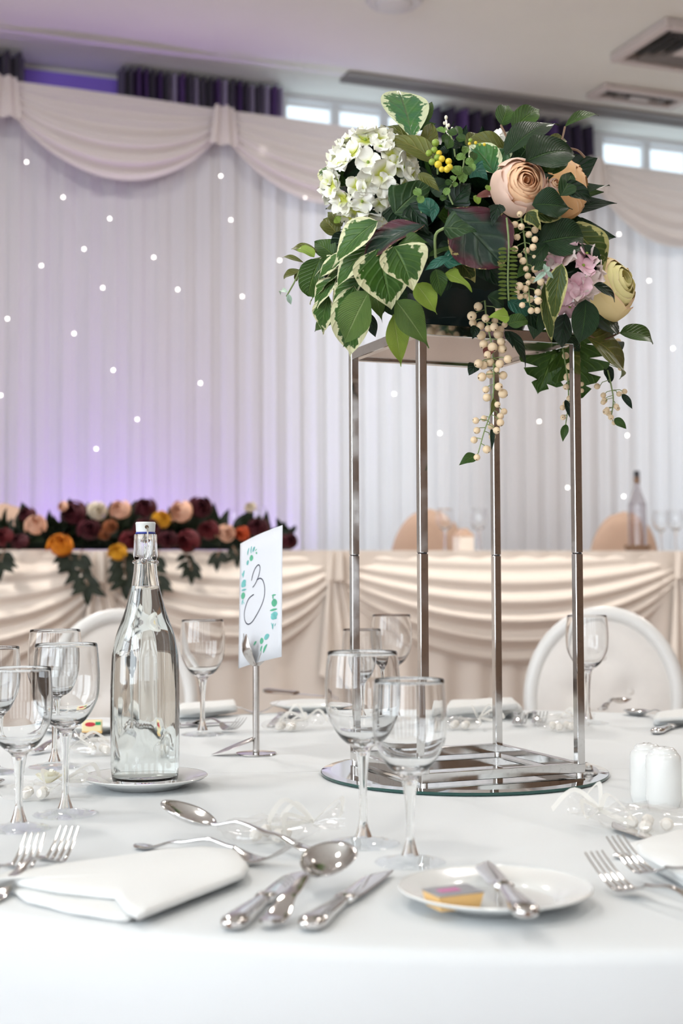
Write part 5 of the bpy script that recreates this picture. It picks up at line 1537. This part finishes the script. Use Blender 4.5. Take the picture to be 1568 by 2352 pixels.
LF('L_deep', (1428, 905), (1452, 940), 16, 'ovate', db=-.005, dt=-.005)
LF('L_green', (1410, 962), (1438, 985), 20, 'ovate', db=-.005, dt=-.005)
strand([(1345, 740), (1346, 790), (1350, 830)], [(1346, 762, 8), (1342, 800, 9), (1418, 785, 8), (1348, 778, 8), (1425, 845, 7), (1350, 765, 8)], .03)
# yellow-green berry clusters
root = bpy.data.objects.new('berry_cluster', None); col.objects.link(root); root.parent = FA
for bx, by, br, m in ((1000, 328, 9, 'g'), (985, 352, 8, 'g'), (997, 345, 8, 'g'), (1008, 352, 7, 'y'), (1014, 365, 8, 'y'), (1006, 378, 9, 'y'), (992, 372, 8, 'g'), (1030, 371, 8, 'y'), (1032, 384, 8, 'y'), (1014, 389, 7, 'y'), (1026, 389, 8, 'y'), (1004, 362, 8, 'g'), (1080, 322, 5, 'g'), (1078, 330, 4, 'y'), (1092, 328, 4, 'y'), (1102, 332, 4, 'g'), (1112, 332, 4, 'y')):
    yd = depth(bx, by) - .07
    o = obj('berry', MB().lathe([(.0002, -1), (.6, -.8), (1, 0), (.6, .8), (.0002, 1)], 12) if False else MB().lathe([(sin(pi * k / 8) + 1e-4, -cos(pi * k / 8)) for k in range(9)], 14), M['berry_green' if m == 'g' else 'berry_yellow'], root, smooth=True)
    o.location = P(bx, by, yd) - FA.location; o.scale = (br * (yd - CAM.y) / F_PX,) * 3
stem([(1005, 400, -.04), (1003, 370, -.055), (1000, 335, -.06)], .0011)
# cream bud sprig at the top
stem([(1030, 320, -.02), (1026, 295, -.01), (1024, 272, -.005)], .0013, 'cream_stem' if False else 'sweet')
for bx, by, br in ((1024, 270, 4), (1020, 283, 3.2), (1030, 288, 3.5), (1014, 298, 3.2), (1038, 296, 3.4), (1026, 300, 4)):
    o = obj('bud', MB().lathe([(sin(pi * k / 6) + 1e-4, -1.4 * cos(pi * k / 6)) for k in range(7)], 8), M['cream_petal'], FA, smooth=True)
    yd = depth(bx, by) - .01
    o.location = P(bx, by, yd) - FA.location; o.scale = (br * (yd - CAM.y) / F_PX,) * 3

# --- flowers
def fl_at(px, py, off=0): return P(px, py, depth(px, py) + off)
pm = 1 / F_PX
y_ = depth(848, 410) - .0
hydrangea(FA, P(850, 412, y_ + .015),   .056, 54, [M['P_hyd'], M['P_hyd'], M['P_hydw']], .0175, (-.15, -1, .15), 3)
c = P(1196, 424, -.215)
rose(FA, 'rose', c, (.28, -1, .05), 71 * (c.y - CAM.y) * pm, 22, M['P_peach'], M['P_blush'], .9, 5, (12, 10))
c = P(1302, 432, -.085)
rose(FA, 'rose', c, (1, -.25, .15), 80 * (c.y - CAM.y) * pm, 18, M['P_apricot'], M['P_apricot'], .6, 8, (9, 8))
c = P(1274, 422, -.205)
rose(FA, 'rose_bud', c, (.4, -1, .2), 17 * (c.y - CAM.y) * pm, 8, M['P_peach'], M['P_blush'], .4, 9, (7, 6))
c = P(1312, 636, -.185)
hydrangea(FA, c, .031, 18, [M['P_pink'], M['P_pinkw'], M['P_pinkw']], .0185, (.0, -1, .25), 6, (1, 1, 1.25))
c = P(1400, 657, -.11)
rose(FA, 'rose', c, (.75, -.75, .25), 84 * (c.y - CAM.y) * pm, 16, M['P_yellow'], M['P_yedge'], .7, 12, (9, 8))
hydrangea(FA, P(1150, 348, .0), .022, 8, [M['P_hydw']], .014, (0, -1, .5), 9)
hydrangea(FA, P(1060, 420, .13), .05, 26, [M['P_hydw'], M['P_hyd']], .0165, (0, 1, .3), 14)

# ------------------------------------------------------------------ garland on the head table
GQ = on_head(330, T_HEAD + .14)
GA = thing('flower_garland', 'long low garland of burgundy, peach and orange roses along the head table edge', 'flowers', GQ, 0)
def GP(px, py, t): return W(px, py, t)
tg = T_HEAD + .13
rg = random.Random(5)
for px, py, r, cname in ((82, 1205, 28, 'salmon'), (140, 1252, 33, 'orange'), (270, 1268, 24, 'amber'), (224, 1174, 26, 'cream'), (275, 1170, 27, 'salmon'), (415, 1175, 31, 'salmon'), (372, 1193, 25, 'amber'), (520, 1225, 24, 'salmon'), (556, 1226, 20, 'scarlet'), (170, 1178, 34, 'burgundy'),
                         (205, 1215, 30, 'burgundy'), (335, 1165, 28, 'burgundy'), (340, 1215, 32, 'burgundy'), (460, 1165, 32, 'burgundy'), (430, 1245, 32, 'crimson'), (480, 1218, 28, 'crimson'), (385, 1240, 26, 'burgundy'), (664, 1243, 23, 'burgundy'), (592, 1212, 28, 'burgundy'), (254, 1210, 19, 'rust'),
                         (240, 1229, 14, 'rust'), (8, 1235, 28, 'crimson'), (144, 1163, 14, 'salmon'), (62, 1182, 22, 'burgundy'), (300, 1240, 26, 'crimson'), (620, 1240, 26, 'crimson'), (-40, 1225, 30, 'salmon'), (45, 1245, 24, 'burgundy'), (575, 1165, 15, 'cream')):
    tt = tg - .09 + rg.uniform(-.03, .03) - (.06 if py > 1200 else 0) - (.12 if py > 1238 else 0)
    c = GP(px, py, tt); R_ = r * (c.y - CAM.y) * pm
    ax_ = V((rg.uniform(-.4, .4), -1, rg.uniform(.1, .6)))
    rose(GA, 'rose', c, ax_, R_, 10, M['G_' + cname], M['G_' + cname], .9, px + 999, (6, 5))
gs0, gs1 = s_of(GP(-90, 1230, tg)), s_of(GP(672, 1250, tg))
mb = MB()
mb.tube([H(gs0 + (gs1 - gs0) * k / 12, tg + .02, HEADZ + .045) - GQ for k in range(13)], .045, 8)
obj('foam', mb, M['moss'], GA)
for k in range(230):
    f = rg.random(); s_ = gs0 + (gs1 - gs0) * f
    a = rg.uniform(-.9, pi + .3)
    d = e2 * cos(a) * -1 + Z * sin(a) + e1 * rg.uniform(-.6, .6); d.normalize()
    p0 = H(s_, tg + .02, HEADZ + .05) + d * .03
    ln = rg.uniform(.07, .13) * (1 if f < .93 else .6) * (1 if a > .9 else .75)
    p1 = p0 + d * ln + Z * rg.uniform(-.02, .01)
    if p1.z < HEADZ + .012 and t_of(p1) > T_HEAD - .12: p1.z = HEADZ + .012 + rg.random() * .02
    if p0.z < HEADZ + .012: p0.z = HEADZ + .02
    leafs(GA, M['L_garland'], p0, p1, ln * rg.uniform(.35, .6), rg.choice(['ovate', 'lance', 'ivy']), V((rg.uniform(-.4, .4), -1, rg.uniform(0, .8))), .2, .5, .03, k, nu=4, nv=6)
def frond(pts, n, lw):
    pp = smooth_path([GP(x, y, T_HEAD - .10 - .02 * i) for i, (x, y) in enumerate(pts)], 6)
    obj('stem', MB().tube([q - GQ for q in pp], .0035, 5), M['stem_brown'], GA)
    for k in range(n):
        q = pp[int((k + 1) / n * (len(pp) - 1))]
        for sg in (-1, 1):
            d = (V((sg * .9, -.15, -.75 + rg.uniform(-.2, .25)))).normalized()
            leafs(GA, M['L_garland'], q, q + d * lw * rg.uniform(.8, 1.2), lw * .45, 'ovate', V((rg.uniform(-.3, .3), -1, .2)), .2, .4, .02, k * 7 + sg, nu=4, nv=6)
    leafs(GA, M['L_garland'], pp[-1], pp[-1] + V((0, 0, -lw * 1.1)), lw * .5, 'ovate', V((0, -1, .2)), .2, .4, .02, 3, nu=4, nv=6)
frond([(190, 1262), (180, 1290), (195, 1325), (202, 1345)], 6, .075)
frond([(290, 1262), (285, 1295), (290, 1330)], 5, .08)
frond([(365, 1262), (355, 1300), (365, 1340)], 4, .07)
frond([(420, 1262), (435, 1290), (440, 1310)], 4, .055)
frond([(505, 1262), (498, 1280)], 3, .055)
frond([(10, 1262), (0, 1290)], 3, .07)
frond([(535, 1255), (545, 1275)], 3, .05)
frond([(150, 1265), (165, 1285)], 3, .07)
